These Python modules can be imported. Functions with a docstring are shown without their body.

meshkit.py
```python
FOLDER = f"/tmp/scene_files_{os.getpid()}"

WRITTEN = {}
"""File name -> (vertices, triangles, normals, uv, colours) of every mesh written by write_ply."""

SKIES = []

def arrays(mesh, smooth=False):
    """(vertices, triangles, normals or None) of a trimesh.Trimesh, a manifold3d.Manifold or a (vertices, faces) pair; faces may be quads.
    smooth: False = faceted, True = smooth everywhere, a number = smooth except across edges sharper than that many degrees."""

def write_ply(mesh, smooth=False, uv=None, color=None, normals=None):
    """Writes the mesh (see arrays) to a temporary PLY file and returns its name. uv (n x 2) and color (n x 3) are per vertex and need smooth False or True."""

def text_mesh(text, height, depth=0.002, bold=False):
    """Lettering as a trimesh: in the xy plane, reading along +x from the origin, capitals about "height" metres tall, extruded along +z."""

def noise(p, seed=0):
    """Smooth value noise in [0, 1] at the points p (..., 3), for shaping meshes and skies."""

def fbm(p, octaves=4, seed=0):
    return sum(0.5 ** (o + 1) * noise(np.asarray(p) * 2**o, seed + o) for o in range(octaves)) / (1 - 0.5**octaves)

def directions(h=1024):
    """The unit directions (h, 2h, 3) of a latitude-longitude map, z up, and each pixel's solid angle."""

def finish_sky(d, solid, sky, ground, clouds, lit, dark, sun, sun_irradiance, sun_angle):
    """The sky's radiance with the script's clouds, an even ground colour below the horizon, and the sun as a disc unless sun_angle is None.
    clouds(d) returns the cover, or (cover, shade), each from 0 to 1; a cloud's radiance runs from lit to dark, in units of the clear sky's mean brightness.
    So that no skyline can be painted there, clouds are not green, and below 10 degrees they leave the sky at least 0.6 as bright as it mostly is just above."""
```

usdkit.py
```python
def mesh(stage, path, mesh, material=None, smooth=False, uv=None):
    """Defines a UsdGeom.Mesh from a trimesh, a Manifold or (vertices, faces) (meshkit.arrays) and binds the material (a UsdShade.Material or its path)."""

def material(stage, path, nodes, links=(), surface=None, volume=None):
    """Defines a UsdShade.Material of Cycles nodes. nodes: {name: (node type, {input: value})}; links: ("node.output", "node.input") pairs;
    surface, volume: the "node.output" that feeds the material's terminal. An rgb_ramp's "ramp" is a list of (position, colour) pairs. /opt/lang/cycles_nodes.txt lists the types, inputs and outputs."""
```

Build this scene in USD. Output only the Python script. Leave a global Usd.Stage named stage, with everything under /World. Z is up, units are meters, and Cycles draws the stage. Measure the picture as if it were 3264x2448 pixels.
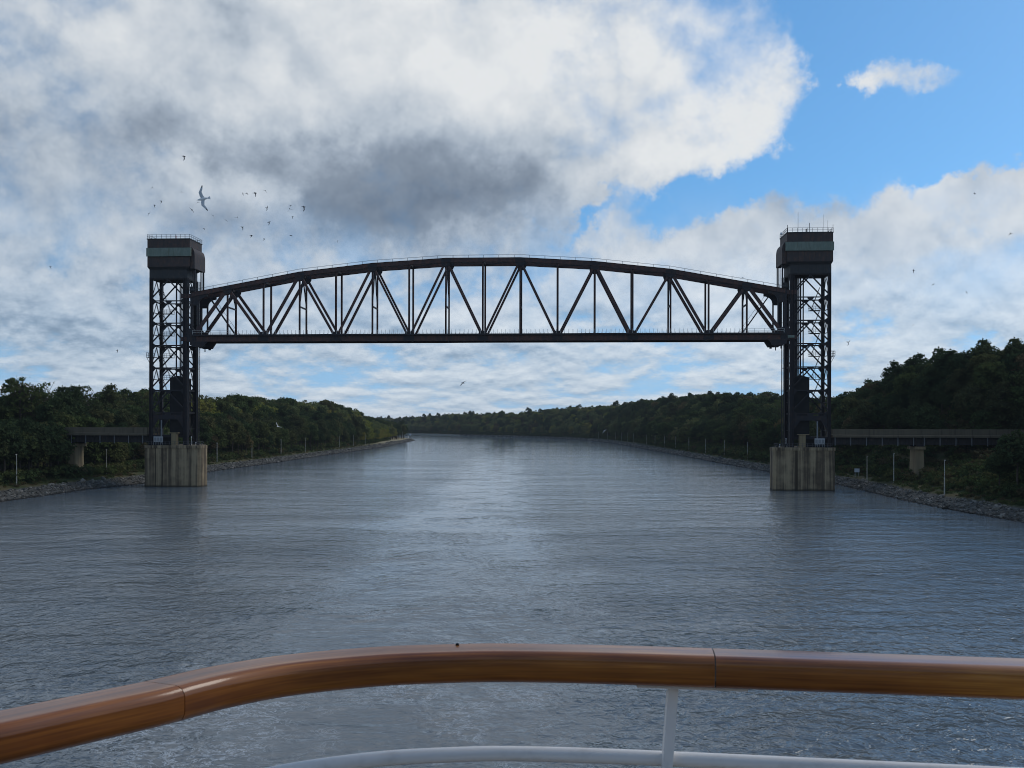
import math, random, numpy as np, trimesh, shapely, usdkit, meshkit
from pxr import Usd, UsdGeom, UsdLux, UsdShade, Sdf, Gf, Vt

stage = Usd.Stage.CreateInMemory()
UsdGeom.SetStageUpAxis(stage, UsdGeom.Tokens.z)
UsdGeom.SetStageMetersPerUnit(stage, 1.0)
UsdGeom.Xform.Define(stage, '/World')
UsdGeom.Scope.Define(stage, '/World/Looks')

# ---------------------------------------------------------------- camera
EYE = 18.0                      # height of the eye above the water
FPX, WPX, HPX = 3100.0, 3264.0, 2448.0
HORIZON = 1352.0
EXPOSURE = 0.0
HAZE = 0.000038
cam = UsdGeom.Camera.Define(stage, '/World/camera')
cam.CreateHorizontalApertureAttr(36.0)
cam.CreateVerticalApertureAttr(27.0)
cam.CreateFocalLengthAttr(36.0 * FPX / WPX)
cam.CreateVerticalApertureOffsetAttr(36.0 * (HORIZON - HPX / 2) / WPX)
cam.CreateClippingRangeAttr(Gf.Vec2f(0.1, 20000.0))
cam.CreateFStopAttr(17.0)
cam.CreateFocusDistanceAttr(250.0)
cam.CreateExposureAttr(EXPOSURE)
ROLL = 0.12
cam.AddTranslateOp().Set((0, 0, EYE))
cam.AddRotateXYZOp().Set((90.0, 0.0, 0.0))
cam.AddRotateZOp(opSuffix='roll').Set(ROLL)

# ---------------------------------------------------------------- material graphs
class Ref(str):
    pass

class Graph:
    def __init__(self):
        self.nodes, self.links = {}, []
    def add(self, kind, out, **inputs):
        name = 'n%d' % len(self.nodes)
        vals = {}
        for k, v in inputs.items():
            if isinstance(v, Ref):
                self.links.append((str(v), name + '.' + k))
            else:
                vals[k] = v
        self.nodes[name] = (kind, vals)
        return Ref(name + '.' + out)
    def out(self, ref, out):
        return Ref(ref.split('.')[0] + '.' + out)
    def m(self, op, a, b=0.0, c=0.0, clamp=False):
        return self.add('math', 'value', math_type=op, value1=a, value2=b, value3=c, use_clamp=clamp)
    def addm(self, *xs):
        r = xs[0]
        for x in xs[1:]:
            r = self.m('add', r, x)
        return r
    def mul(self, a, b): return self.m('multiply', a, b)
    def sub(self, a, b): return self.m('subtract', a, b)
    def smooth(self, x, a, b, lo=0.0, hi=1.0):
        return self.add('map_range', 'result', range_type='smoothstep', value=x, from_min=a, from_max=b, to_min=lo, to_max=hi, clamp=True)
    def lin(self, x, a, b, lo=0.0, hi=1.0):
        return self.add('map_range', 'result', range_type='linear', value=x, from_min=a, from_max=b, to_min=lo, to_max=hi, clamp=True)
    def noise(self, v, scale, detail=3.0, rough=0.5, dist=0.0, w=None):
        kw = dict(vector=v, scale=scale, detail=detail, roughness=rough, distortion=dist)
        if w is not None:
            kw.update(dimensions='4D', w=w)
        return self.add('noise_texture', 'fac', **kw)
    def mix(self, f, a, b, kind='mix'):
        return self.add('mix', 'color', mix_type=kind, fac=f, color1=a, color2=b)
    def xyz(self, x, y, z): return self.add('combine_xyz', 'vector', x=x, y=y, z=z)
    def scale(self, v, s): return self.add('mapping', 'vector', vector=v, scale=s)
    def build(self, name, surface=None, volume=None):
        return usdkit.material(stage, '/World/Looks/' + name, self.nodes, self.links, surface=surface, volume=volume)

# ---------------------------------------------------------------- sky and sun
SUN_AZ, SUN_EL = math.radians(64), math.radians(42)      # azimuth from +y towards +x
SKY_STRENGTH = 0.1

def az_el(x, y):
    """Direction of a point of the sky as azimuth and elevation."""
    u, v = (x - WPX / 2) / FPX, (HORIZON - y) / FPX
    return math.atan2(u, 1.0), math.atan2(v, math.hypot(1.0, u))

def make_sky():
    g = Graph()
    d = g.add('texture_coordinate', 'generated')
    sep = g.add('separate_xyz', 'x', vector=d)
    dx, dy, dz = sep, g.out(sep, 'y'), g.out(sep, 'z')
    az = g.m('arctan2', dx, dy)
    el = g.m('arcsine', dz)
    hi = g.xyz(dx, dy, g.m('add', g.m('maximum', dz, 0.0), 0.16))
    sky = g.add('sky_texture', 'color', vector=g.add('vector_math', 'vector', math_type='normalize', vector1=hi), sky_type='single_scattering', sun_disc=False, sun_elevation=SUN_EL, sun_rotation=SUN_AZ,
                air_density=1.0, aerosol_density=0.4, ozone_density=1.5)
    sky = g.add('hsv', 'color', hue=0.5, saturation=SKY_SAT, value=SKY_VAL, fac=1.0, color=sky)
    sky = g.mix(1.0, sky, (0.86, 1.03, 1.0), 'multiply')
    sky = g.mix(g.smooth(el, 0.0, 0.16, 0.75, 0.0), sky, (3.4, 5.2, 7.4))
    # cloud deck seen in perspective: a plane overhead
    zz = g.m('add', g.m('maximum', dz, 0.0), 0.11)
    px, py = g.m('divide', dx, zz), g.m('divide', dy, zz)
    plane = g.xyz(px, py, 0.0)
    # angular coordinates, gently warped so that no outline is smooth
    w1 = g.add('noise_texture', 'color', vector=d, scale=6.0, detail=6.0, roughness=0.62)
    wv = g.add('vector_math', 'vector', math_type='subtract', vector1=w1, vector2=(0.5, 0.5, 0.5))
    ws = g.add('separate_xyz', 'x', vector=wv)
    azw = g.addm(az, g.mul(ws, 0.30))
    w2 = g.add('vector_math', 'vector', math_type='subtract', vector1=g.add('noise_texture', 'color', vector=d, scale=26.0, detail=5.0, roughness=0.62), vector2=(0.5, 0.5, 0.5))
    w2s = g.add('separate_xyz', 'x', vector=w2)
    az2, el2 = g.addm(az, g.mul(w2s, 0.10)), g.addm(el, g.mul(g.out(w2s, 'y'), 0.055))
    elw = g.addm(el, g.mul(g.out(ws, 'y'), 0.17))

    def blob(x, y, rx, ry, tilt=0.0, warped=True, soft=1.0):
        """1 in the middle of a patch of sky, falling to 0 at about its edge."""
        a0, e0 = az_el(x, y)
        a, e = (azw, elw) if warped is True else (az2, el2)
        da, de = g.sub(a, a0), g.sub(e, e0)
        if tilt:
            c, s = math.cos(tilt), math.sin(tilt)
            da, de = g.m('add', g.mul(da, c), g.mul(de, s)), g.sub(g.mul(de, c), g.mul(da, s))
        qa, qe = g.m('divide', da, rx / FPX), g.m('divide', de, ry / FPX)
        r2 = g.m('add', g.mul(qa, qa), g.mul(qe, qe))
        return g.m('exponent', g.mul(r2, -0.7))

    def total(blobs):
        r = None
        for wgt, *b in blobs:
            t = g.mul(blob(*b), wgt)
            r = t if r is None else g.m('add', r, t)
        return 0.0 if r is None else r

    n_big = g.noise(d, 4.0, 6.0, 0.55)
    n_mid = g.noise(d, 13.0, 5.0, 0.55)
    # cauliflower billows: rounded bright heads with dark creases between them
    puff = g.sub(g.m('absolute', g.sub(g.noise(g.add('mapping', 'vector', vector=d, location=(1.3, 4.1, 0.7), scale=(1.0, 1.0, 1.25)), 8.0, 6.0, 0.58), 0.5)), 0.08)
    # how much cloud: everywhere by the deck noise, more and less in the masses of this sky
    cover = g.addm(g.mul(g.sub(n_big, 0.5), 1.2), g.mul(g.sub(n_mid, 0.5), 1.1), g.mul(puff, 1.6), 0.70, g.smooth(el, 0.40, 0.80, 0.0, -0.5), total(COVER))
    low = g.smooth(el, 0.06, 0.25, 1.0, 0.0)
    # low banks of cumulus in rows: bearing and height drawn out flat, smaller towards the horizon
    row = g.m('divide', 1.35, zz)
    def rows(shift, k=1.0):
        y = g.m('subtract', row, shift)
        v = g.xyz(g.mul(g.m('sine', az), 17.0), g.mul(g.m('cosine', az), 17.0), y)
        return g.add('noise_texture', 'fac', vector=v, scale=k, detail=6.0, roughness=0.6, distortion=0.0)
    big_rows = rows(0.0, 0.4)
    n_low = g.addm(g.mul(rows(0.0), 0.6), g.mul(big_rows, 0.5), -0.05)
    cover_low = g.addm(0.5, g.mul(g.sub(n_low, 0.5), 3.6), total(COVER_LOW))
    alpha = g.m('add', g.mul(g.smooth(cover, 0.16, 0.95), g.sub(1.0, low)), g.mul(g.smooth(cover_low, 0.30, 0.85), low))
    # how dark: thick parts and undersides are grey, edges and tops bright; the same noise sampled a little towards the light gives relief
    n_sh = g.noise(g.add('mapping', 'vector', vector=d, location=(3.1, 1.7, 5.2)), 4.5, 5.0, 0.5)
    relief = g.sub(g.noise(g.add('mapping', 'vector', vector=d, location=(0.008, 0.0, 0.02)), 13.0, 5.0, 0.55), n_mid)
    relief2 = g.sub(g.noise(g.add('mapping', 'vector', vector=d, location=(0.02, 0.0, 0.05)), 4.0, 6.0, 0.55), n_big)
    shade = g.addm(SHADE0, g.mul(g.sub(n_sh, 0.5), 0.65), g.mul(relief, 1.1), g.mul(relief2, 1.3), g.mul(puff, -1.7), total(SHADE))
    n_low2 = g.addm(g.mul(rows(0.24), 0.6), g.mul(rows(0.36, 0.4), 0.5), -0.05)
    sh_low = g.addm(LOW0, g.mul(g.sub(n_low2, n_low), 4.0), g.mul(g.sub(n_sh, 0.5), 0.5), g.mul(g.sub(0.55, n_low), 1.2), total(SHADE_LOW))
    shade = g.m('add', g.mul(shade, g.sub(1.0, low)), g.mul(sh_low, low))
    shade = g.lin(shade, -0.1, 1.5)
    cloud = g.add('rgb_ramp', 'color', fac=shade, ramp=CLOUD_RAMP)
    col = g.mix(g.mul(alpha, g.sub(0.97, g.mul(low, 0.22))), sky, cloud)
    bg = g.add('background_shader', 'background', color=col, strength=SKY_STRENGTH)
    return g.build('sky_light', surface=bg)

SKY_SAT, SKY_VAL = 1.25, 1.5
LOW_SCALE = 1.35
SHADE0, LOW0 = 0.36, 0.36
CLOUD_RAMP = [(0.0, (7.9, 8.1, 8.2)), (0.22, (6.5, 6.9, 7.3)), (0.42, (4.9, 5.5, 6.2)), (0.58, (3.5, 4.1, 4.9)), (0.75, (2.4, 2.9, 3.6)), (1.0, (1.6, 2.0, 2.6))]
COVER = [(-1.6, 4400, -300, 900, 500, 0.0), (-1.7, 3180, 40, 560, 210, 0.0), (-1.5, 2980, 440, 440, 110, 0.15), (-1.1, 2380, 590, 330, 48, 0.22), (-0.8, 1850, 680, 130, 22, 0.2),
  (1.12, 2985, 222, 100, 62, 0.0, False), (0.78, 3070, 240, 85, 55, 0.0, False), (0.78, 2870, 272, 95, 62, 0.0, False), (0.95, 2780, 290, 80, 70, 0.0, False), (0.8, 2730, 200, 90, 60, 0.0, False), (1.6, 3250, 242, 85, 65, 0.0, False), (0.9, 2900, 690, 800, 90, 0.0), (1.2, 3220, 560, 220, 75, 0.0),
  (0.4, 1000, 300, 1300, 420, 0.0), (0.75, 2500, 210, 190, 220, 0.0), (0.5, 2050, 540, 200, 80, 0.2)]
SHADE = [(0.4, 1420, 660, 200, 90, 0.0), (-0.3, 2100, 200, 500, 200, 0.0), (0.6, 1130, 690, 360, 85, 0.0), (0.55, 1080, 570, 470, 130, 0.0), (0.25, 1330, 430, 330, 110, 0.0), (0.25, 500, 440, 550, 60, 0.0), (0.2, 200, 600, 250, 90, 0.0),
  (-0.5, 650, 540, 110, 60, 0.0), (-0.6, 850, 610, 110, 65, 0.0), (-0.3, 2400, 420, 250, 100, 0.0), (-0.4, 2130, 510, 150, 70, 0.0), (-0.25, 1700, 150, 800, 160, 0.0), (-0.2, 750, 240, 300, 90, 0.0),
  (0.22, 900, 130, 420, 50, -0.35), (0.18, 100, 300, 400, 120, 0.0)]
SHADE_LOW = [(0.25, 300, 1000, 700, 150, 0.0), (-0.3, 2700, 850, 800, 170, 0.0)]
COVER_LOW = [(0.2, 300, 1000, 900, 200, 0.0), (0.3, 2800, 900, 900, 150, 0.0), (0.34, 1600, 1050, 3000, 260, 0.0)]
dome = UsdLux.DomeLight.Define(stage, '/World/sky')
dome.GetPrim().SetCustomDataByKey('kind', 'structure')
UsdShade.MaterialBindingAPI.Apply(dome.GetPrim()).Bind(make_sky())
sun = UsdLux.DistantLight.Define(stage, '/World/sun')
sun.CreateIntensityAttr(0.4); sun.CreateNormalizeAttr(True); sun.CreateAngleAttr(30.0)
sun.CreateColorAttr(Gf.Vec3f(1.0, 0.95, 0.87))
sun.AddRotateXYZOp().Set((math.degrees(SUN_EL) - 90.0, 0.0, -math.degrees(SUN_AZ)))

# ---------------------------------------------------------------- names, groups, shapes
_used = {}
def numbered(path):
    n = _used.get(path, 0)
    _used[path] = n + 1
    return path if n == 0 else '%s_%03d' % (path, n)

def xf(name, parent='/World', loc=None, rotz=0.0):
    path = numbered(parent + '/' + name)
    x = UsdGeom.Xform.Define(stage, path)
    if loc is not None:
        x.AddTranslateOp().Set(tuple(float(c) for c in loc))
    if rotz:
        x.AddRotateZOp().Set(float(rotz))
    return path

def tag(path, label=None, cat=None, group=None, kind=None):
    p = stage.GetPrimAtPath(path)
    for k, v in (('label', label), ('category', cat), ('group', group), ('kind', kind)):
        if v:
            p.SetCustomDataByKey(k, v)
    return path

def thing(name, label, cat, loc=None, rotz=0.0, group=None):
    return tag(xf(name, '/World', loc, rotz), label, cat, group)

def obj(name, mesh, mat, parent='/World', smooth=False, label=None):
    path = numbered(parent + '/' + name)
    if isinstance(mesh, list):
        mesh = trimesh.util.concatenate(mesh)
    usdkit.mesh(stage, path, mesh, mat, smooth)
    if label:
        tag(path, label)
    return path

BOXV = np.array([[-1,-1,-1],[1,-1,-1],[1,1,-1],[-1,1,-1],[-1,-1,1],[1,-1,1],[1,1,1],[-1,1,1]], float) / 2
BOXF = np.array([[0,2,1],[0,3,2],[4,5,6],[4,6,7],[0,1,5],[0,5,4],[1,2,6],[1,6,5],[2,3,7],[2,7,6],[3,0,4],[3,4,7]])
def TM(v, f):
    return trimesh.Trimesh(np.asarray(v, float), np.asarray(f), process=False)

def box(x0, x1, y0, y1, z0, z1):
    return TM(BOXV * [x1 - x0, y1 - y0, z1 - z0] + [(x0 + x1) / 2, (y0 + y1) / 2, (z0 + z1) / 2], BOXF)

def beam(a, b, w, h, up=(0, 0, 1)):
    """A bar from a to b: h measured in the plane of up, w across it."""
    a, b = np.asarray(a, float), np.asarray(b, float)
    t = b - a
    L = np.linalg.norm(t); t = t / L
    up = np.asarray(up, float)
    if abs(t @ up) > 0.98:
        up = np.array([1.0, 0, 0])
    s = np.cross(t, up); s /= np.linalg.norm(s)
    u = np.cross(s, t)
    v = BOXV * [L, w, h]
    return TM(v[:, :1] * t + v[:, 1:2] * s + v[:, 2:] * u + (a + b) / 2, BOXF)

def tube(pts, r, sides=8, caps=True):
    p = np.asarray(pts, float)
    r = np.broadcast_to(np.asarray(r, float), (len(p),))
    t = np.gradient(p, axis=0); t /= np.linalg.norm(t, axis=1, keepdims=True)
    ref = np.where(np.abs(t[:, 2:]) < 0.95, [0, 0, 1.0], [1.0, 0, 0])
    a = np.cross(t, ref); a /= np.linalg.norm(a, axis=1, keepdims=True)
    b = np.cross(t, a)
    ang = np.arange(sides) * 2 * np.pi / sides
    v = (p[:, None] + r[:, None, None] * (np.cos(ang)[None, :, None] * a[:, None] + np.sin(ang)[None, :, None] * b[:, None])).reshape(-1, 3)
    f = []
    for i in range(len(p) - 1):
        for j in range(sides):
            q = (i * sides + j, i * sides + (j + 1) % sides, (i + 1) * sides + (j + 1) % sides, (i + 1) * sides + j)
            f += [(q[0], q[2], q[1]), (q[0], q[3], q[2])]
    if caps:
        n = len(v); v = np.vstack([v, p[0], p[-1]])
        for j in range(sides):
            f.append((n, j, (j + 1) % sides))
            f.append((n + 1, (len(p) - 1) * sides + (j + 1) % sides, (len(p) - 1) * sides + j))
    return TM(v, f)

def prism(poly, z0, z1):
    """A plan outline stood up between two heights."""
    return trimesh.creation.extrude_polygon(shapely.Polygon(poly), z1 - z0, engine='earcut').apply_translation((0, 0, z0))

def sheet(poly, o0, o1):
    """An outline in the (along, up) plane made thick across, from o0 to o1."""
    m = trimesh.creation.extrude_polygon(shapely.Polygon(poly), o1 - o0, engine='earcut')
    v = m.vertices
    return TM(np.stack([v[:, 0], o0 + v[:, 2], v[:, 1]], 1), m.faces[:, ::-1])

def ray(x):
    """Slope X/Y of the sight line through a column of the photograph (used to measure places once)."""
    return (x - WPX / 2) / FPX

ORD = ['first', 'second', 'third', 'fourth', 'fifth', 'sixth', 'seventh', 'eighth', 'ninth', 'tenth', 'eleventh', 'twelfth', 'thirteenth', 'fourteenth', 'fifteenth',
       'sixteenth', 'seventeenth', 'eighteenth', 'nineteenth', 'twentieth']

# ---------------------------------------------------------------- materials
def simple(name, color, rough=0.7, spec=0.3, noise=None, metallic=0.0):
    """A plain material; noise = (scale, colour b, low, high) mixes in a second tone."""
    g = Graph()
    col = color
    if noise:
        pos = g.add('geometry', 'position')
        n = g.noise(pos, noise[0], 5.0, 0.6)
        col = g.mix(g.smooth(n, noise[2], noise[3]), color, noise[1])
    p = g.add('principled_bsdf', 'BSDF', base_color=col, roughness=rough, specular_ior_level=spec, metallic=metallic)
    return g.build(name, p)

def steel(name, base, rust, lo, hi, streak=0.0):
    g = Graph()
    pos = g.add('geometry', 'position')
    n = g.noise(pos, 0.9, 6.0, 0.65)
    n2 = g.noise(g.scale(pos, (2.2, 2.2, 0.18)), 1.0, 4.0, 0.6)
    f = g.smooth(g.addm(g.mul(n, 0.6), g.mul(n2, 0.4)), lo, hi)
    col = g.mix(f, base, rust)
    n3 = g.noise(pos, 3.5, 3.0, 0.6)
    col = g.mix(g.smooth(n3, 0.52, 0.75, 0.0, 0.6), col, (base[0] * 0.45, base[1] * 0.45, base[2] * 0.5))
    p = g.add('principled_bsdf', 'BSDF', base_color=col, roughness=0.62, specular_ior_level=0.25)
    return g.build(name, p)

M = {}
M['steel'] = steel('dark_steel', (0.015, 0.0145, 0.018), (0.028, 0.019, 0.017), 0.48, 0.62)
M['rusty'] = steel('rusty_steel', (0.040, 0.024, 0.023), (0.078, 0.034, 0.025), 0.44, 0.60)
M['house'] = steel('rusted_cladding', (0.036, 0.028, 0.027), (0.066, 0.037, 0.028), 0.45, 0.62)
M['skirt'] = steel('dark_cladding', (0.024, 0.025, 0.027), (0.050, 0.038, 0.034), 0.5, 0.7)
M['weight'] = simple('counterweight_black', (0.010, 0.0105, 0.012), 0.8, 0.2, (0.5, (0.016, 0.015, 0.015), 0.45, 0.65))
M['rope'] = simple('grey_rope', (0.16, 0.17, 0.18), 0.6, 0.3)
M['rail'] = simple('dark_rail_steel', (0.07, 0.07, 0.075), 0.6, 0.3)
M['pale_rail'] = simple('pale_post_paint', (0.42, 0.40, 0.37), 0.6, 0.3)
M['white'] = simple('white_paint', (0.62, 0.63, 0.64), 0.5, 0.4)
M['sign'] = simple('weathered_sign', (0.30, 0.31, 0.32), 0.6, 0.3)
M['red'] = simple('red_paint', (0.35, 0.03, 0.02), 0.5, 0.4)

def make_band():
    g = Graph()
    pos = g.add('geometry', 'position')
    n = g.noise(g.scale(pos, (1.2, 1.2, 0.5)), 0.9, 5.0, 0.65)
    n2 = g.noise(g.scale(pos, (3.0, 3.0, 0.25)), 1.0, 3.0, 0.6)
    col = g.mix(g.smooth(n, 0.4, 0.65), (0.095, 0.125, 0.100), (0.125, 0.155, 0.128))
    col = g.mix(g.smooth(n2, 0.56, 0.72, 0.0, 0.75), col, (0.085, 0.085, 0.05))
    return g.build('green_patina', g.add('principled_bsdf', 'BSDF', base_color=col, roughness=0.7))
M['band'] = make_band()

def make_concrete(name, pale, dark, streak):
    g = Graph()
    pos = g.add('geometry', 'position')
    # rain streaks hang straight down from the top edge; broad stains and fine grain
    s1 = g.noise(g.scale(pos, (0.55, 0.55, 0.012)), 1.0, 4.0, 0.7)
    s2 = g.noise(g.scale(pos, (2.4, 2.4, 0.05)), 1.0, 3.0, 0.6)
    b = g.noise(pos, 0.35, 5.0, 0.6)
    f = g.smooth(g.addm(g.mul(s1, 0.55), g.mul(s2, 0.25), g.mul(b, 0.2)), 0.43, 0.57)
    col = g.mix(g.mul(f, streak), pale, dark)
    s3 = g.noise(g.scale(pos, (1.1, 1.1, 0.02)), 1.0, 2.0, 0.5)
    col = g.mix(g.smooth(s3, 0.60, 0.68, 0.0, 0.85 * streak), col, (dark[0] * 0.45, dark[1] * 0.42, dark[2] * 0.4))
    z = g.out(g.add('separate_xyz', 'x', vector=pos), 'z')
    col = g.mix(g.smooth(g.m('add', z, g.mul(g.sub(b, 0.5), 1.2)), 0.15, 0.75, 0.85, 0.0), col, (0.02, 0.018, 0.013))      # weed and damp at the waterline
    fine = g.noise(pos, 9.0, 4.0, 0.6)
    col = g.mix(g.lin(fine, 0.3, 0.7, 0.0, 0.25), col, dark)
    bump = g.add('bump', 'normal', height=fine, strength=0.3, distance=0.03)
    return g.build(name, g.add('principled_bsdf', 'BSDF', base_color=col, roughness=0.88, specular_ior_level=0.2, normal=bump))
M['pier'] = make_concrete('stained_concrete', (0.30, 0.235, 0.145), (0.085, 0.064, 0.043), 1.0)
M['concrete'] = make_concrete('tan_concrete', (0.22, 0.175, 0.10), (0.13, 0.10, 0.065), 0.6)
M['deck'] = make_concrete('grey_concrete', (0.105, 0.088, 0.060), (0.07, 0.058, 0.042), 0.5)

def make_wood():
    g = Graph()
    at = g.add('attribute', 'vector', attribute='rail_uv')        # metres along and around the rail
    n1 = g.noise(g.scale(at, (1.1, 26.0, 26.0)), 1.0, 6.0, 0.6, 0.6)
    n2 = g.noise(g.scale(at, (4.0, 160.0, 160.0)), 1.0, 3.0, 0.6)
    n3 = g.noise(g.scale(at, (2.2, 5.0, 5.0)), 1.0, 3.0, 0.5)
    f = g.addm(g.mul(n1, 0.42), g.mul(n2, 0.26), g.mul(n3, 0.32))
    col = g.add('rgb_ramp', 'color', fac=g.lin(f, 0.37, 0.63), ramp=[(0, (0.075, 0.019, 0.004)), (0.35, (0.17, 0.050, 0.008)), (0.7, (0.28, 0.092, 0.014)), (1, (0.46, 0.18, 0.030))])
    bump = g.add('bump', 'normal', height=n1, strength=0.06, distance=0.002)
    p = g.add('principled_bsdf', 'BSDF', base_color=col, roughness=0.5, specular_ior_level=0.2, coat_weight=0.75, coat_roughness=0.14, coat_ior=1.5, normal=bump)
    return g.build('varnished_wood', p)
M['wood'] = make_wood()
def make_white_rail():
    g = Graph()
    pos = g.add('geometry', 'position')
    n = g.noise(pos, 14.0, 5.0, 0.6)
    col = g.mix(g.smooth(n, 0.5, 0.75), (0.82, 0.77, 0.72), (0.68, 0.63, 0.58))
    n2 = g.noise(pos, 60.0, 3.0, 0.6)
    bump = g.add('bump', 'normal', height=n2, strength=0.15, distance=0.001)
    return g.build('white_gloss_paint', g.add('principled_bsdf', 'BSDF', base_color=col, roughness=0.35, specular_ior_level=0.5, normal=bump))
M['white_rail'] = make_white_rail()

def make_water():
    g = Graph()
    pos = g.add('geometry', 'position')
    sx = g.add('separate_xyz', 'x', vector=pos)
    x, y = sx, g.out(sx, 'y')
    # the ship's wake: a calmer band about 30 m wide with a ragged edge
    wob = g.noise(g.scale(pos, (0.02, 0.012, 1.0)), 1.0, 3.0, 0.6)
    fine = g.noise(g.scale(pos, (0.25, 0.12, 1.0)), 1.0, 4.0, 0.6)
    xc = g.addm(x, WAKE_X * -1.0, g.mul(g.sub(wob, 0.5), -26.0), g.mul(g.sub(fine, 0.5), -16.0))
    dist = g.m('absolute', xc)
    eddy = g.noise(g.scale(pos, (0.07, 0.05, 1.0)), 1.0, 4.0, 0.6, 1.5)
    wake = g.mul(g.smooth(dist, WAKE_W * 0.4, WAKE_W * 1.25, 1.0, 0.0), g.lin(eddy, 0.34, 0.56, 0.55, 1.0))
    # wind ripples outside, slow boils inside; streaks of gustier and calmer water
    gust = g.noise(g.scale(pos, (0.012, 0.05, 1.0)), 1.0, 4.0, 0.6)
    r0 = g.noise(g.scale(pos, (0.17, 0.22, 1.0)), 1.0, 2.0, 0.5, 0.5)
    r1 = g.noise(g.scale(pos, (0.95, 0.80, 1.0)), 1.0, 2.5, 0.55, 0.6)
    r2 = g.noise(g.scale(pos, (2.8, 2.2, 1.0)), 1.0, 2.0, 0.6, 0.3)
    s1 = g.noise(g.scale(pos, (0.10, 0.20, 1.0)), 1.0, 3.0, 0.55, 1.2)
    s2 = g.noise(g.scale(pos, (0.8, 1.2, 1.0)), 1.0, 4.0, 0.6, 1.5)
    amp = g.mul(g.lin(gust, 0.3, 0.7, 0.5, 1.5), g.m('minimum', g.m('maximum', g.m('divide', 130.0, g.m('add', y, 20.0)), 0.19), 1.0))      # ripples flattened with distance, so far water mirrors brighter sky
    windy = g.mul(g.addm(g.mul(r0, 0.50), g.mul(r1, 0.34), g.mul(r2, 0.07)), amp)
    still = g.m('minimum', g.m('maximum', g.m('divide', 75.0, g.m('add', y, 20.0)), 0.15), 1.0)
    calm = g.mul(g.addm(g.mul(s1, 0.28), g.mul(s2, 0.055)), still)
    h = g.add('mix_float', 'result', fac=wake, a=windy, b=calm)
    bump = g.add('bump', 'normal', height=h, strength=1.0, distance=1.0)
    # torn foam where the wake boils, and a few flecks at its edges
    fo = g.noise(g.scale(pos, (0.5, 0.7, 1.0)), 1.0, 6.0, 0.72, 1.4)
    fl = g.m('absolute', g.sub(fo, 0.5))
    near = g.smooth(y, 45.0, 150.0, 1.0, 0.0)
    patch = g.noise(g.scale(pos, (0.09, 0.06, 1.0)), 1.0, 3.0, 0.6)
    thin = g.smooth(fl, 0.004, 0.022, 1.0, 0.0)
    foam = g.mul(g.mul(thin, near), g.mul(g.smooth(patch, 0.46, 0.62), g.smooth(dist, WAKE_W * 0.9, WAKE_W * 1.35, 1.0, 0.0)))
    mud = g.mix(g.smooth(patch, 0.3, 0.7), (0.090, 0.108, 0.120), (0.104, 0.114, 0.118))
    col = g.mix(g.mul(foam, 0.85), mud, (0.55, 0.58, 0.60))
    rough = g.add('mix_float', 'result', fac=foam, a=0.06, b=0.6)
    p = g.add('principled_bsdf', 'BSDF', base_color=col, roughness=rough, ior=1.333, specular_ior_level=0.5, normal=bump)
    return g.build('river_water', p)
WAKE_X, WAKE_W = -8.0, 15.0
M['water'] = make_water()

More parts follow.
